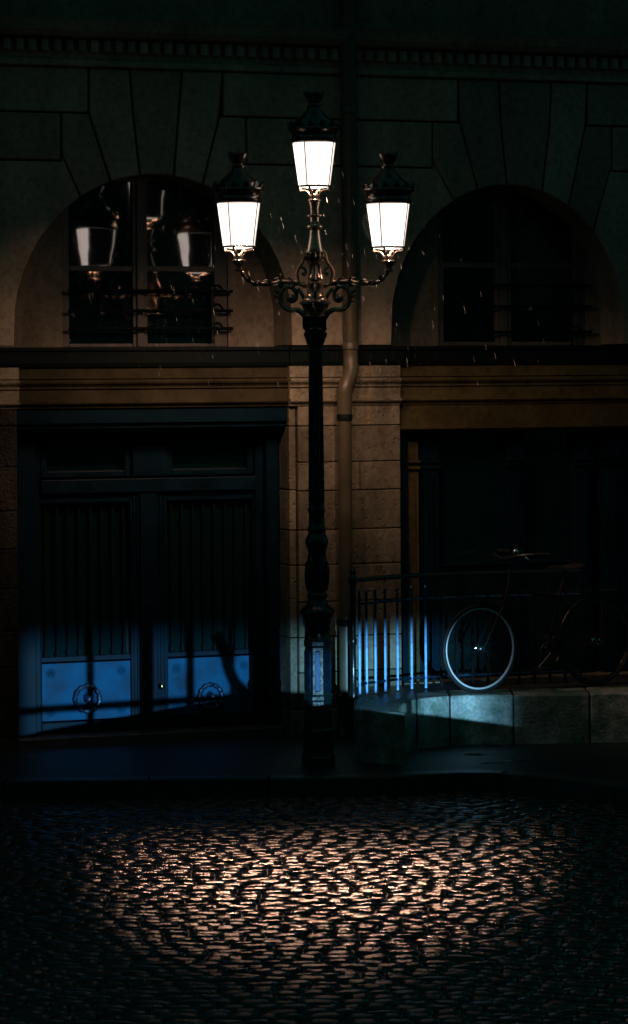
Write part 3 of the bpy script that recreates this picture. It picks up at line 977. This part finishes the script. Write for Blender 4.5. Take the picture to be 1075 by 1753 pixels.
# ================================================================== BICYCLE
AL = R(30)
fw = ground(822, 1187, PZ)
bike = empty('bicycle', (fw.x, fw.y, PZ), AL)
tag(bike, 'dark city bicycle with pale wheel rims parked on the stone platform', 'bicycle')
RW = 0.345
WB = 1.09
def wheel(x, front):
    wh = empty('front_wheel' if front else 'rear_wheel', (x, 0, RW), 0, bike)
    def ringm(r, tr, n=72, seg=10, flat=1.0):
        mb = MB()
        v, f = [], []
        for i in range(n):
            a = 2 * PI * i / n
            for j in range(seg):
                t = 2 * PI * j / seg
                rr = r + tr * math.cos(t)
                v.append((rr * math.cos(a), tr * flat * math.sin(t), rr * math.sin(a)))
        for i in range(n):
            for j in range(seg):
                f.append((i * seg + j, ((i + 1) % n) * seg + j, ((i + 1) % n) * seg + (j + 1) % seg, i * seg + (j + 1) % seg))
        return mb.add(v, f)
    ringm(RW - .016, .016).build('tyre', 'rubber', wh, smooth=True)
    ringm(RW - .037, .0085, flat=1.1).build('rim', 'white_rim' if front else 'dull_steel', wh, smooth=True)
    sp = MB()
    for i in range(32):
        a = 2 * PI * i / 32
        a2 = a + (0.9 if i % 4 < 2 else -0.9)
        s_ = 1 if i % 2 else -1
        sp.tube([(.022 * math.cos(a2), .03 * s_, .022 * math.sin(a2)), ((RW - .045) * math.cos(a), 0, (RW - .045) * math.sin(a))], .0011, 4)
    sp.build('spokes', 'dull_steel', wh)
    h = MB()
    prof = [(.014, -.045), (.024, -.038), (.024, -.032), (.014, -.026), (.013, .026), (.024, .032), (.024, .038), (.014, .045)]
    k = len(prof)
    v, f = [], []
    for r_, y_ in prof:
        for j in range(12):
            t = 2 * PI * j / 12
            v.append((r_ * math.cos(t), y_, r_ * math.sin(t)))
    for i in range(k - 1):
        for j in range(12):
            f.append((i * 12 + j, i * 12 + (j + 1) % 12, (i + 1) * 12 + (j + 1) % 12, (i + 1) * 12 + j))
    f += [tuple(range(12)), tuple((k - 1) * 12 + j for j in range(11, -1, -1))]
    h.add(v, f)
    h.build('hub', 'bright_steel', wh, smooth=True)
wheel(0, True)
wheel(WB, False)
head_lo, head_hi = (.215, 0, .62), (.275, 0, .83)
bb = (.62, 0, .28)
seat_t = (.77, 0, .80)
rear = (WB, 0, RW)
fr = MB()
fr.tube([head_lo, head_hi], .018, 10)
fr.tube([(.23, 0, .67), bb], .016, 10)
fr.tube([(.262, 0, .79), (.745, 0, .715)], .015, 10)
fr.tube([bb, seat_t], .015, 10)
for s_ in (-1, 1):
    fr.tube([(bb[0], .02 * s_, bb[2]), (WB, .055 * s_, RW)], .009, 8)
    fr.tube([(.745, .02 * s_, .715), (WB, .055 * s_, RW)], .008, 8)
fr.build('frame', 'bike_paint', bike, smooth=True)
fk = MB()
for s_ in (-1, 1):
    fk.tube(spline([(0, .05 * s_, RW), (.06, .05 * s_, .45), (.19, .045 * s_, .66), (.215, .03 * s_, .70)], 5), .010, 8)
fk.tube([(.20, -.05, .69), (.20, .05, .69)], .014, 8)
fk.build('fork', 'bike_paint', bike, smooth=True)
hbm = MB()
hbm.tube([(.27, 0, .82), (.295, 0, .98)], .013, 8)
hbm.tube([(.295, 0, .98), (.23, 0, 1.03)], .014, 8)
hbm.tube(spline([(.44, -.28, 1.06), (.34, -.27, 1.07), (.25, -.17, 1.06), (.22, 0, 1.03), (.25, .17, 1.06), (.34, .27, 1.07), (.44, .28, 1.06)], 6), .0115, 8)
hbm.build('handlebar', 'dull_steel', bike, smooth=True)
for s_ in (-1, 1):
    MB().tube([(.36, .275 * s_, 1.07), (.46, .28 * s_, 1.06)], .017, 10).build('grip', 'rubber', bike, smooth=True)
    MB().tube(spline([(.28, .22 * s_, 1.055), (.30, .25 * s_, 1.03), (.38, .27 * s_, 1.025)], 4), .006, 6).build('brake_lever', 'bright_steel', bike, smooth=True)
MB().lathe([(.026, 1.075), (.028, 1.082), (.024, 1.10), (.012, 1.112), (.004, 1.116)], 16, .255, -.12).build('bell', 'bright_steel', bike, smooth=True)
sd = MB()
sd.tube([(.77, 0, .78), (.80, 0, .92)], .013, 8)
sd.build('seat_post', 'dull_steel', bike, smooth=True)
sdl = MB()
v = []
for t, wd, zz in ((-.16, .018, .955), (-.08, .028, .958), (0, .05, .955), (.07, .085, .962), (.12, .09, .97), (.14, .06, .965)):
    v += [(.80 + t, -wd, zz - .02), (.80 + t, -wd * .7, zz), (.80 + t, wd * .7, zz), (.80 + t, wd, zz - .02)]
f = []
for i in range(5):
    for j in range(3):
        f.append((i * 4 + j, (i + 1) * 4 + j, (i + 1) * 4 + j + 1, i * 4 + j + 1))
    f.append((i * 4 + 3, (i + 1) * 4 + 3, (i + 1) * 4, i * 4))
f += [(0, 1, 2, 3), (23, 22, 21, 20)]
sdl.add(v, f).build('saddle', 'leather', bike, smooth=True)
def fender(x, a0, a1, name):
    v, f = [], []
    n = 26
    for i in range(n):
        a = a0 + (a1 - a0) * i / (n - 1)
        for y_, dr in ((-.026, -.010), (-.014, .002), (0, .006), (.014, .002), (.026, -.010)):
            rr = RW + .018 + dr
            v.append((x + rr * math.cos(a), y_, RW + rr * math.sin(a)))
    for i in range(n - 1):
        for j in range(4):
            f.append((i * 5 + j, (i + 1) * 5 + j, (i + 1) * 5 + j + 1, i * 5 + j + 1))
    o = MB().add(v, f).build(name, 'bike_paint', bike, smooth=True)
    md = o.modifiers.new('thick', 'SOLIDIFY')
    md.thickness = .002
fender(0, R(-5), R(95), 'front_mudguard')
fender(WB, R(20), R(185), 'rear_mudguard')
cr = MB()
cr.tube([(bb[0], -.06, bb[2]), (bb[0], .06, bb[2])], .016, 10)
cr.tube([(bb[0], -.06, bb[2]), (bb[0] - .12, -.065, bb[2] - .11)], .009, 8)
cr.tube([(bb[0], .06, bb[2]), (bb[0] + .12, .065, bb[2] + .11)], .009, 8)
cr.tube([(bb[0] + .088 * math.cos(t), -.045, bb[2] + .088 * math.sin(t)) for t in np.linspace(0, 2 * PI, 28, endpoint=False)], .004, 6, closed=True)
cr.build('crankset', 'dull_steel', bike, smooth=True)
for sx, sy in ((-1, -1), (1, 1)):
    MB().box(bb[0] + sx * .12 - .04, bb[0] + sx * .12 + .04, sy * .07 - (.09 if sy < 0 else 0), sy * .07 + (.09 if sy > 0 else 0), bb[2] + sx * .11 - .01, bb[2] + sx * .11 + .01).build('pedal', 'rubber', bike, bevel=.004)
rk = MB()
for s_ in (-1, 1):
    rk.tube(spline([(.80, .05 * s_, .745), (.90, .055 * s_, .745), (1.28, .05 * s_, .745)], 3), .005, 6)
    rk.tube([(1.12, .055 * s_, .745), (WB + .01, .065 * s_, RW)], .005, 6)
for xx in (.92, 1.0, 1.1, 1.2, 1.28):
    rk.tube([(xx, -.055, .745), (xx, .055, .745)], .004, 6)
rk.build('rear_rack', 'dull_steel', bike, smooth=True)

# ================================================================== STREET LAMP
PX = 1 / 235.0
LX, LY = 0.012, 21.3
lamp = empty('street_lamp', (LX, LY, PAVE))
tag(lamp, 'ornate black cast iron lamp post with three lit lanterns on the pavement', 'street lamp')
zl = lambda y: EYE + (HOR - y) * PX - PAVE          # photo row -> height above the lamp's foot
pr = lambda L_: [(r * PX, zl(y)) for r, y in L_]
def lpart(name, L_, seg=36, mat='cast_iron', flute=None, phase=0.0, smooth=True):
    return MB().lathe([(r * PX, max(0, zl(y))) for r, y in L_], seg, 0, 0, flute, phase).build(name, mat, lamp, smooth=smooth)
lpart('foot', [(31, 1312), (31, 1296), (28, 1292), (27.5, 1262), (29, 1258), (29, 1250), (25.5, 1246)], 8, phase=PI / 8, smooth=False)
pb = MB().lathe([(25.5 * PX, zl(1246)), (25 * PX, zl(1200)), (26.5 * PX, zl(1197)), (26.5 * PX, zl(1191)), (24 * PX, zl(1188)), (23.5 * PX, zl(1108)), (25.5 * PX, zl(1104)), (25.5 * PX, zl(1098)), (23.5 * PX, zl(1094))], 8, phase=PI / 8)
base = pb.build('pedestal', 'cast_iron', lamp, bevel=.004)
for k in range(8):                                   # raised panels on the eight sides of the pedestal
    a = k * PI / 4
    r_ = 23.6 * PX * math.cos(PI / 8)
    c_, s_ = math.cos(a), math.sin(a)
    q = MB()
    hw = .021
    v = []
    for dr in (-.004, .006):
        for t_, z_ in ((-hw, zl(1184)), (hw, zl(1184)), (hw, zl(1112)), (-hw, zl(1112))):
            tt = t_ * (1 if dr < 0 else .8)
            zz = z_ + (0 if dr < 0 else (.012 if z_ == zl(1184) else -.012))
            v.append(((r_ + dr) * c_ - tt * s_, (r_ + dr) * s_ + tt * c_, zz))
    q.add(v, [(4, 5, 6, 7), (0, 1, 5, 4), (1, 2, 6, 5), (2, 3, 7, 6), (3, 0, 4, 7)])
    q.build('panel', 'beam_blue_iron', base)
lpart('pedestal_cap', [(23.5, 1094), (22, 1088), (22, 1076), (24, 1070), (27, 1058), (29.5, 1051), (29.5, 1045), (26, 1041), (20, 1037), (17, 1032), (16, 1026)], 40)
lpart('vase', [(16, 1026), (17.5, 1022), (17.5, 1018), (14.5, 1014), (15.5, 1006), (17.5, 996), (18.3, 984), (18, 970), (16.5, 956), (15, 946), (15.5, 944), (16.5, 940), (19, 934), (19.7, 929), (19, 923), (16, 916), (14.5, 912), (15.5, 908), (15.5, 904), (13.5, 900), (13.2, 880), (14.6, 876), (14.6, 872), (13.2, 868), (13.2, 862)], 40)
# leaves round the vase
for k in range(8):
    a = k * PI / 4 + .2
    sp = [(r_ * PX * math.cos(a), r_ * PX * math.sin(a), zl(y_)) for r_, y_ in ((15.5, 1012), (18.2, 1000), (19.2, 986), (18.6, 972), (18.8, 962))]
    MB().tube(spline(sp, 4), [.004] + [.011] * 12 + [.010, .008, .006, .004], 6).build('leaf', 'cast_iron', lamp, smooth=True)
lpart('shaft', [(13.2, 862), (12.6, 760), (11.6, 660), (11.2, 600), (11.2, 594)], 96, flute=(16, .10))
lpart('capital', [(12.5, 594), (14, 592), (14, 589), (15.5, 588), (15.5, 585), (17, 583), (17, 580), (18.5, 578), (20, 573), (20, 570), (17.5, 568), (17.5, 566), (19, 565), (20.5, 567 - 4), (19, 561), (18, 560)], 40)
bx = MB().box(-22 * PX, 19 * PX, -18 * PX, 18 * PX, zl(563), zl(541)).build('junction_box', 'cast_iron', lamp, bevel=.006)
lpart('bowl', [(17, 541), (17, 538), (19, 533), (22, 527), (24, 522), (26.5, 520), (26.5, 516.5), (22, 514), (20, 511), (20, 508), (15, 506)], 40, 'lamp_iron_lit')
lpart('body', [(15, 506), (13.5, 503), (13.5, 492), (15.5, 489), (15.5, 485), (14, 483.5), (11, 482), (12.5, 479), (11.5, 474), (9, 466), (8.5, 455), (11, 453), (13, 450.5), (13, 448), (10, 446)], 40, 'lamp_iron_lit')
for k in range(6):                                   # ribs of the body
    a = k * PI / 3 + PI / 6
    sp = [(r_ * PX * math.cos(a), r_ * PX * math.sin(a), zl(y_)) for r_, y_ in ((12, 478), (9.8, 470), (8.8, 460), (9, 454))]
    MB().tube(spline(sp, 3), .012, 6).build('rib', 'lamp_iron_lit', lamp, smooth=True)
cup_ = MB()
for k in range(12):
    a = k * PI / 6
    sp = [(r_ * PX * math.cos(a), r_ * PX * math.sin(a), zl(y_)) for r_, y_ in ((11, 447), (14.5, 442), (15.5, 437), (17.5, 432))]
    cup_.tube(spline(sp, 3), [.014] * 6 + [.012, .010, .008, .006], 6)
cup_.build('leaf_cup', 'lamp_iron_lit', lamp, smooth=True)
lpart('baluster', [(10, 446), (13, 440), (15, 434), (15.6, 430), (14.2, 424), (12, 414), (10.2, 404), (9.4, 396), (9.2, 394), (11.5, 392.5), (14.2, 389.5), (14.5, 387), (12.5, 384), (9, 381.5), (8.2, 378), (8.4, 373), (9, 371.5), (14.2, 370.3), (14.8, 368.5), (13, 367), (8.4, 366), (7.8, 360), (8.3, 354), (10.5, 347), (11.3, 343)], 40, 'lamp_iron_lit')
# handles between baluster and arms, arms, and volutes below
for s_ in (-1, 1):
    X = lambda px: s_ * px * PX
    P = lambda px, py: (X(px), 0, zl(py))
    hd = MB()
    hd.tube(spline([P(13, 428), P(17, 434), P(19, 442), P(22, 450), P(28, 458), P(31, 468), P(29, 478), P(27, 486)], 5), .013, 8)
    hd.tube(spline([P(28, 458), P(24, 457), P(19, 459), P(15.5, 464), P(16.5, 469), P(20, 470), P(21, 466)], 5), [.011] * 20 + [.012] * 11, 8)
    hd.build('handle_scroll', 'lamp_iron_lit', lamp, smooth=True)
    ar = MB()
    path = spline([P(14, 489), P(30, 485), P(52, 482.5), P(78, 485), P(100, 485.5), P(113, 480), P(122, 470), P(126.5, 461)], 7)
    rr = [(.019 + .004 * math.sin(i * .9)) * (1 - .28 * i / len(path)) for i in range(len(path))]
    ar.tube(path, rr, 10)
    ar.build('arm', 'lamp_iron_lit', lamp, smooth=True)
    lf = MB()
    for (px, py, dx, dy) in ((40, 480, 12, -5), (58, 480, 11, -5), (76, 482, 13, -3), (34, 487, 10, 4), (92, 484, 12, -3), (110, 479, 7, -7), (60, 486, 12, 3)):
        for yy in (-.012, .012):
            lf.tube([(X(px), yy, zl(py)), (X(px + dx * .5), yy * 1.8, zl(py + dy * .9)), (X(px + dx), yy * 1.3, zl(py + dy * .7))], [.010, .009, .003], 6)
    lf.build('leaf', 'cast_iron', lamp, smooth=True)
    vo = MB()
    vo.tube(spline([P(16, 545), P(22, 536), P(32, 530), P(42, 531), P(53, 526), P(59, 514), P(58, 500), P(50, 491), P(40, 492), P(33, 500), P(33, 511), P(40, 516), P(45, 511), P(42, 506)], 5),
            [.020] * 10 + [.017] * 35 + [.015] * 12 + [.017] * 9, 8)
    vo.ball(P(40.5, 510), .030, 12, 8, (1, .9, 1))
    for (px, py, dx, dy) in ((58, 503, 12, -6), (61, 508, 10, -1), (59, 514, 10, 3), (50, 492, 14, -3)):
        vo.tube([P(px, py), P(px + dx * .6, py + dy * .4), P(px + dx, py + dy)], [.012, .010, .003], 6)
    vo.tube(spline([P(30, 494), P(25, 500), P(20, 508), P(18, 516)], 4), .014, 8)
    vo.build('volute', 'lamp_iron_lit', lamp, smooth=True)
for k in (1, 3):                                     # small front and back scrolls
    a = k * PI / 2
    vo = MB()
    sp = [(0, math.sin(a) * r_ * PX, zl(y_)) for r_, y_ in ((15, 486), (22, 490), (27, 500), (23, 509), (17, 506), (18, 500))]
    vo.tube(spline(sp, 5), .011, 8).build('volute', 'lamp_iron_lit', lamp, smooth=True)

def luminaire(li):
    # light distribution of the street luminaire: batwing, cut off early towards the road,
    # wider towards the house through the frosted rear glass
    li.use_nodes = True
    nt = li.node_tree
    em = [n for n in nt.nodes if n.type == 'EMISSION'][0]
    tc = N(nt, 'ShaderNodeTexCoord')
    sx = N(nt, 'ShaderNodeSeparateXYZ')
    nt.links.new(tc.outputs['Normal'], sx.inputs[0])
    def mth(op, a, b_=0.0):
        n = N(nt, 'ShaderNodeMath', operation=op)
        for k, q in enumerate((a, b_)):
            if isinstance(q, (int, float)): n.inputs[k].default_value = q
            else: nt.links.new(q, n.inputs[k])
        return n.outputs[0]
    def step(s_, a, b_, lo=0.0, hi=1.0):
        n = N(nt, 'ShaderNodeMapRange', interpolation_type='SMOOTHSTEP')
        n.inputs['From Min'].default_value = a
        n.inputs['From Max'].default_value = b_
        n.inputs['To Min'].default_value = lo
        n.inputs['To Max'].default_value = hi
        nt.links.new(s_, n.inputs[0])
        return n.outputs[0]
    x, y = mth('MULTIPLY', mth('DIVIDE', sx.outputs[0], sx.outputs[2]), -1), mth('MULTIPLY', mth('DIVIDE', sx.outputs[1], sx.outputs[2]), -1)
    t = mth('SQRT', mth('ADD', mth('MULTIPLY', x, x), mth('MULTIPLY', y, y)))
    core = step(t, .42, 1.10, .008, 1.0)
    x3 = mth('MULTIPLY', x, 5.6)
    t3 = mth('SQRT', mth('ADD', mth('MULTIPLY', x3, x3), mth('MULTIPLY', y, y)))
    roadside = mth('MULTIPLY', step(t3, 0.72, 1.78, ROAD, 0.0), step(t, .4, 1.05, 0.1, 1.0))
    house = mth('MULTIPLY', step(t, 0.9, 10.0, HOUSE, 0.0), step(x, .8, 3.2, 1.0, .1))
    h = step(y, -.2, .25)
    mixd = mth('ADD', mth('MULTIPLY', h, house), mth('MULTIPLY', mth('SUBTRACT', 1.0, h), roadside))
    nt.links.new(mth('MULTIPLY', core, mixd), em.inputs['Strength'])
def lantern(cx, ytop, glass_rot, lbl):
    o = empty('lantern', (cx * PX, 0, zl(ytop)), 0, lamp)
    o['label'] = lbl
    def lp(name, L_, mat='lamp_iron_lit', seg=40):
        return MB().lathe([(r * PX, h * PX) for r, h in L_], seg).build(name, mat, o, smooth=True)
    # hood
    hood = MB().lathe([(r * PX, h * PX) for r, h in [(36, -1.5), (39, -1), (41.5, 1), (42, 4), (40, 6), (38.5, 8), (38.8, 15), (41, 18), (44, 19.5), (45.5, 22), (45, 24.5), (41, 25.5), (38, 27), (36.5, 31), (33.5, 36), (28, 41), (21, 47), (15, 53), (11.5, 58), (10.5, 60), (12, 61), (12, 63), (9, 64.5), (8, 68), (8.8, 71), (11.5, 72), (11.5, 74), (9.5, 75)]], 40)
    hood.build('hood', 'hood_iron_lit', o, smooth=True)
    # crest of little palmettes round the eaves
    ms = MB()
    v = [(-.018, 0, 0), (.018, 0, 0), (.022, .003, .028), (.012, .008, .042), (.0, .012, .056), (-.012, .008, .042), (-.022, .003, .028)]
    v2 = [(x, y - .012, z) for x, y, z in v]
    ms.add(v + v2, [tuple(range(7)), tuple(range(13, 6, -1))] + [(i, i + 7, (i + 1) % 7 + 7, (i + 1) % 7) for i in range(7)])
    me = ms.data('palmette', 'hood_iron_lit')
    for k in range(14):
        a = 2 * PI * k / 14 + .1
        p = bpy.data.objects.new('palmette', me)
        C.objects.link(p)
        p.parent = o
        r_ = 44 * PX
        p.location = (r_ * math.cos(a), r_ * math.sin(a), 22.5 * PX)
        p.rotation_euler = (0, 0, a - PI / 2)
    # flared crown with a toothed rim
    v, f = [], []
    seg = 32
    L_ = [(9.5, 75), (11, 77), (14.5, 83), (16.5, 88), (18.5, 92)]
    for r_, h in L_:
        for j in range(seg):
            a = 2 * PI * j / seg
            hh = h + (2.8 if (h == 92 and j % 4 < 2) else 0)
            v.append((r_ * PX * math.cos(a), r_ * PX * math.sin(a), hh * PX - 8 * PX))
    for i in range(len(L_) - 1):
        for j in range(seg):
            f.append((i * seg + j, i * seg + (j + 1) % seg, (i + 1) * seg + (j + 1) % seg, (i + 1) * seg + j))
    f.append(tuple(range(seg - 1, -1, -1)))
    cw = MB().add(v, f).build('crown', 'hood_iron_lit', o, smooth=True)
    md = cw.modifiers.new('thick', 'SOLIDIFY')
    md.thickness = .006
    # four curved panes and the four ribs between them
    for k in range(4):
        v, f = [], []
        n = 12
        a0 = glass_rot + k * PI / 2 + .03
        for i in range(n + 1):
            a = a0 + (PI / 2 - .06) * i / n
            for r_, h in ((36.6, -1.6), (31.8, -38), (27, -74)):
                v.append((r_ * PX * math.cos(a), r_ * PX * math.sin(a), h * PX))
        for i in range(n):
            for j in range(2):
                f.append((i * 3 + j, i * 3 + j + 1, (i + 1) * 3 + j + 1, (i + 1) * 3 + j))
        MB().add(v, f).build('pane', ('lit_glass', 'lit_glass_side', 'lit_glass_house', 'lit_glass')[k], o, smooth=True)
        a = glass_rot + k * PI / 2
        MB().tube([(37 * PX * math.cos(a), 37 * PX * math.sin(a), -1 * PX), (27.4 * PX * math.cos(a), 27.4 * PX * math.sin(a), -74 * PX)], [.0032, .0042], 6).build('glazing_rib', 'cast_iron', o)
    # bottom ring: open in the middle
    MB().tube([(27.2 * PX * math.cos(t), 27.2 * PX * math.sin(t), -75.3 * PX) for t in np.linspace(0, 2 * PI, 40, endpoint=False)], .0075, 8, closed=True).build('bottom_ring', 'cast_iron', o, smooth=True)
    v, f = [], []                                     # frosted bottom glass
    for j in range(24):
        a = 2 * PI * j / 24
        v.append((25.5 * PX * math.cos(a), 25.5 * PX * math.sin(a), -76.5 * PX))
        v.append((9 * PX * math.cos(a), 9 * PX * math.sin(a), -79 * PX))
    for j in range(24):
        f.append((2 * j, 2 * ((j + 1) % 24), 2 * ((j + 1) % 24) + 1, 2 * j + 1))
    MB().add(v, f).build('bottom_pane', 'lit_glass', o, smooth=True)
    for k in range(4):                                # curved carrier arms under the glass
        a = glass_rot + k * PI / 2 + .15
        sp = [(r_ * PX * math.cos(a), r_ * PX * math.sin(a), h * PX) for r_, h in ((26.5, -76), (24, -81.5), (17, -82.5), (12, -85), (8.2, -92), (8, -98))]
        cm = MB().tube(spline(sp, 4), [.008] * 6 + [.007] * 9 + [.009] * 6, 8)
        cm.ball((25.5 * PX * math.cos(a), 25.5 * PX * math.sin(a), -81.5 * PX), .012, 8, 6)
        cm.build('carrier', 'lamp_iron_lit', o, smooth=True)
    lp('cup', [(3, -118), (5, -117), (8.3, -115), (8.3, -113), (5.5, -111.5), (5.8, -108), (9.5, -103.5), (11.5, -101.5), (12.3, -100.5), (12.3, -98.5), (10, -97), (7.5, -96.5), (6.5, -90), (4, -88), (2, -87)])
    # the lamp itself, up under the hood
    li = bpy.data.lights.new('lantern_bulb', 'SPOT')
    li.energy = LANTERN_W
    li.color = LAMP_COL
    li.spot_size = R(172)
    li.spot_blend = 0.05
    luminaire(li)
    li.shadow_soft_size = 0.035
    lo = bpy.data.objects.new('lantern_bulb', li)
    C.objects.link(lo)
    lo.parent = o
    lo.location = (0, 0, -64 * PX)
    lo.rotation_euler = (0, 0, 0)
lantern(-130, 346, R(-118), 'left lantern hanging lowest on its arm')
lantern(0, 243.5, R(-117), 'topmost lantern in the middle')
lantern(126, 349, R(-115), 'right lantern on its arm')

# ================================================================== RAIN round the lanterns
vs, fs = [], []
for k in range(800):
    x = random.gauss(LX, .75)
    yy = random.gauss(LY - .2, .6)
    zz = random.uniform(2.9, 5.0)
    ln = random.uniform(.02, .06)
    d = Vector((.22, random.uniform(-.1, .1), -1)).normalized() * ln
    r_ = random.uniform(.0006, .0012)
    m_ = MB().tube([(x, yy, zz), (x + d.x * .5, yy + d.y * .5, zz + d.z * .5), (x + d.x, yy + d.y, zz + d.z)], [r_ * .3, r_, r_ * .5], 4)
    kk = len(vs)
    vs += m_.v
    fs += [tuple(i + kk for i in q) for q in m_.f]
rn = MB().add(vs, fs).build('rain', 'rain_water')
tag(rn, 'slanting raindrops caught in the light round the lanterns', 'rain', kind='stuff')
# cobweb between the right lantern and the arm
cb = empty('cobweb', (LX + 92 * PX, LY - .02, PAVE + zl(385)))
tag(cb, 'torn cobweb hanging at the left side of the right lantern', 'cobweb')
wb = MB()
for k in range(9):
    y_ = -22 + 5.2 * k
    x0 = -14 + abs(k - 4) * 2.2
    sp = [(PX * (x0 + (4 + 1.1 * k + 8 - x0) * t), .003 * math.sin(5 * t + k), PX * (-(y_ + 9 * t - 3 * math.sin(PI * t)))) for t in np.linspace(0, 1, 7)]
    wb.tube(sp, .00055, 4)
wb.tube([(PX * -12, 0, PX * 8), (PX * 2, 0, PX * -26)], .0005, 4)
wb.build('threads', 'silk', cb)

# ================================================================== ROD BARRIER, unseen, added to throw bar shadows on the door
def shade(px, py, q=0.165, wo=-DW):
    u, z = fa(px, py, wo)
    T = FO + FU * u + FN * wo
    T.z = z
    return HEAD_POS + (T - HEAD_POS) * q
b0 = shade(250, 1204)
ba = empty('shadow_rods', (b0.x, b0.y, 0))
tag(ba, 'unseen rod barrier added right of the lamp to cast bar shadows', 'barrier')
lc = lambda p: (p.x - b0.x, p.y - b0.y, p.z)
MB().tube([lc(shade(-60, 1223)), lc(shade(250, 1203.5)), lc(shade(640, 1178))], .0052, 8).build('rail', 'cast_iron', ba, smooth=True)
for px_, r_ in ((-60, .007), (155, .0058), (250, .0095), (326, .006), (398, .004), (640, .007)):
    p = lc(shade(px_, 1200))
    MB().tube([(p[0], p[1], -.01), (p[0], p[1], 1.125)], r_, 8).build('post', 'cast_iron', ba, smooth=True)
MB().tube([lc(p) for p in spline([shade(372, 1085), shade(386, 1120), shade(392, 1145), shade(405, 1172), shade(432, 1192), shade(470, 1203)], 6)], .0085, 8).build('hoop', 'cast_iron', ba, smooth=True)
MB().tube([lc(Vector((*shade(-60, 1200)[:2], .2))), lc(Vector((*shade(640, 1200)[:2], .2)))], .006, 8).build('rail', 'cast_iron', ba, smooth=True)

# ================================================================== HEADLAMP of a van standing off to the right
hl = bpy.data.lights.new('headlamp_beam', 'SPOT')
hl.energy = HEAD_W
hl.color = (0.28, 0.66, 1.0)
hl.spot_size = R(40)
hl.spot_blend = 0.3
hl.shadow_soft_size = 0.004
hl.use_nodes = True
nt = hl.node_tree
em = [n for n in nt.nodes if n.type == 'EMISSION'][0]
tc = N(nt, 'ShaderNodeTexCoord')
sx = N(nt, 'ShaderNodeSeparateXYZ')
nt.links.new(tc.outputs['Normal'], sx.inputs[0])
def divz(sock):
    n = N(nt, 'ShaderNodeMath', operation='DIVIDE')
    nt.links.new(sock, n.inputs[0])
    nt.links.new(sx.outputs[2], n.inputs[1])
    return mth('MULTIPLY', n.outputs[0], -1.0)
def mth(op, a, b_=0.0):
    n = N(nt, 'ShaderNodeMath', operation=op)
    for k, q in enumerate((a, b_)):
        if isinstance(q, (int, float)):
            n.inputs[k].default_value = q
        else:
            nt.links.new(q, n.inputs[k])
    return n.outputs[0]
vx, vy = divz(sx.outputs[0]), divz(sx.outputs[1])
def step(s, a, b_):
    n = N(nt, 'ShaderNodeMapRange', interpolation_type='SMOOTHSTEP')
    n.inputs['From Min'].default_value = a
    n.inputs['From Max'].default_value = b_
    nt.links.new(s, n.inputs[0])
    return n.outputs[0]
# dipped beam: soft upper cut-off; sharp lower edge is an obstacle's shadow put into the pattern
low = mth('ADD', mth('SUBTRACT', vy, -0.012), mth('MAXIMUM', mth('MULTIPLY', mth('SUBTRACT', vx, 0.01), -0.13), mth('MULTIPLY', mth('SUBTRACT', vx, 0.01), 0.16)))
pat = step(low, 0.0, 0.0022)
pat = mth('MULTIPLY', pat, mth('SUBTRACT', 1.0, step(vy, 0.010, 0.040)))
pat = mth('MULTIPLY', pat, mth('SUBTRACT', 1.0, step(vx, 0.115, 0.168)))
pat = mth('MULTIPLY', pat, step(vx, -0.165, -0.15))
nt.links.new(pat, em.inputs['Strength'])
ho = bpy.data.objects.new('headlamp_beam', hl)
C.objects.link(ho)
ho.location = HEAD_POS
ho.rotation_euler = (HEAD_AIM - HEAD_POS).to_track_quat('-Z', 'Y').to_euler()
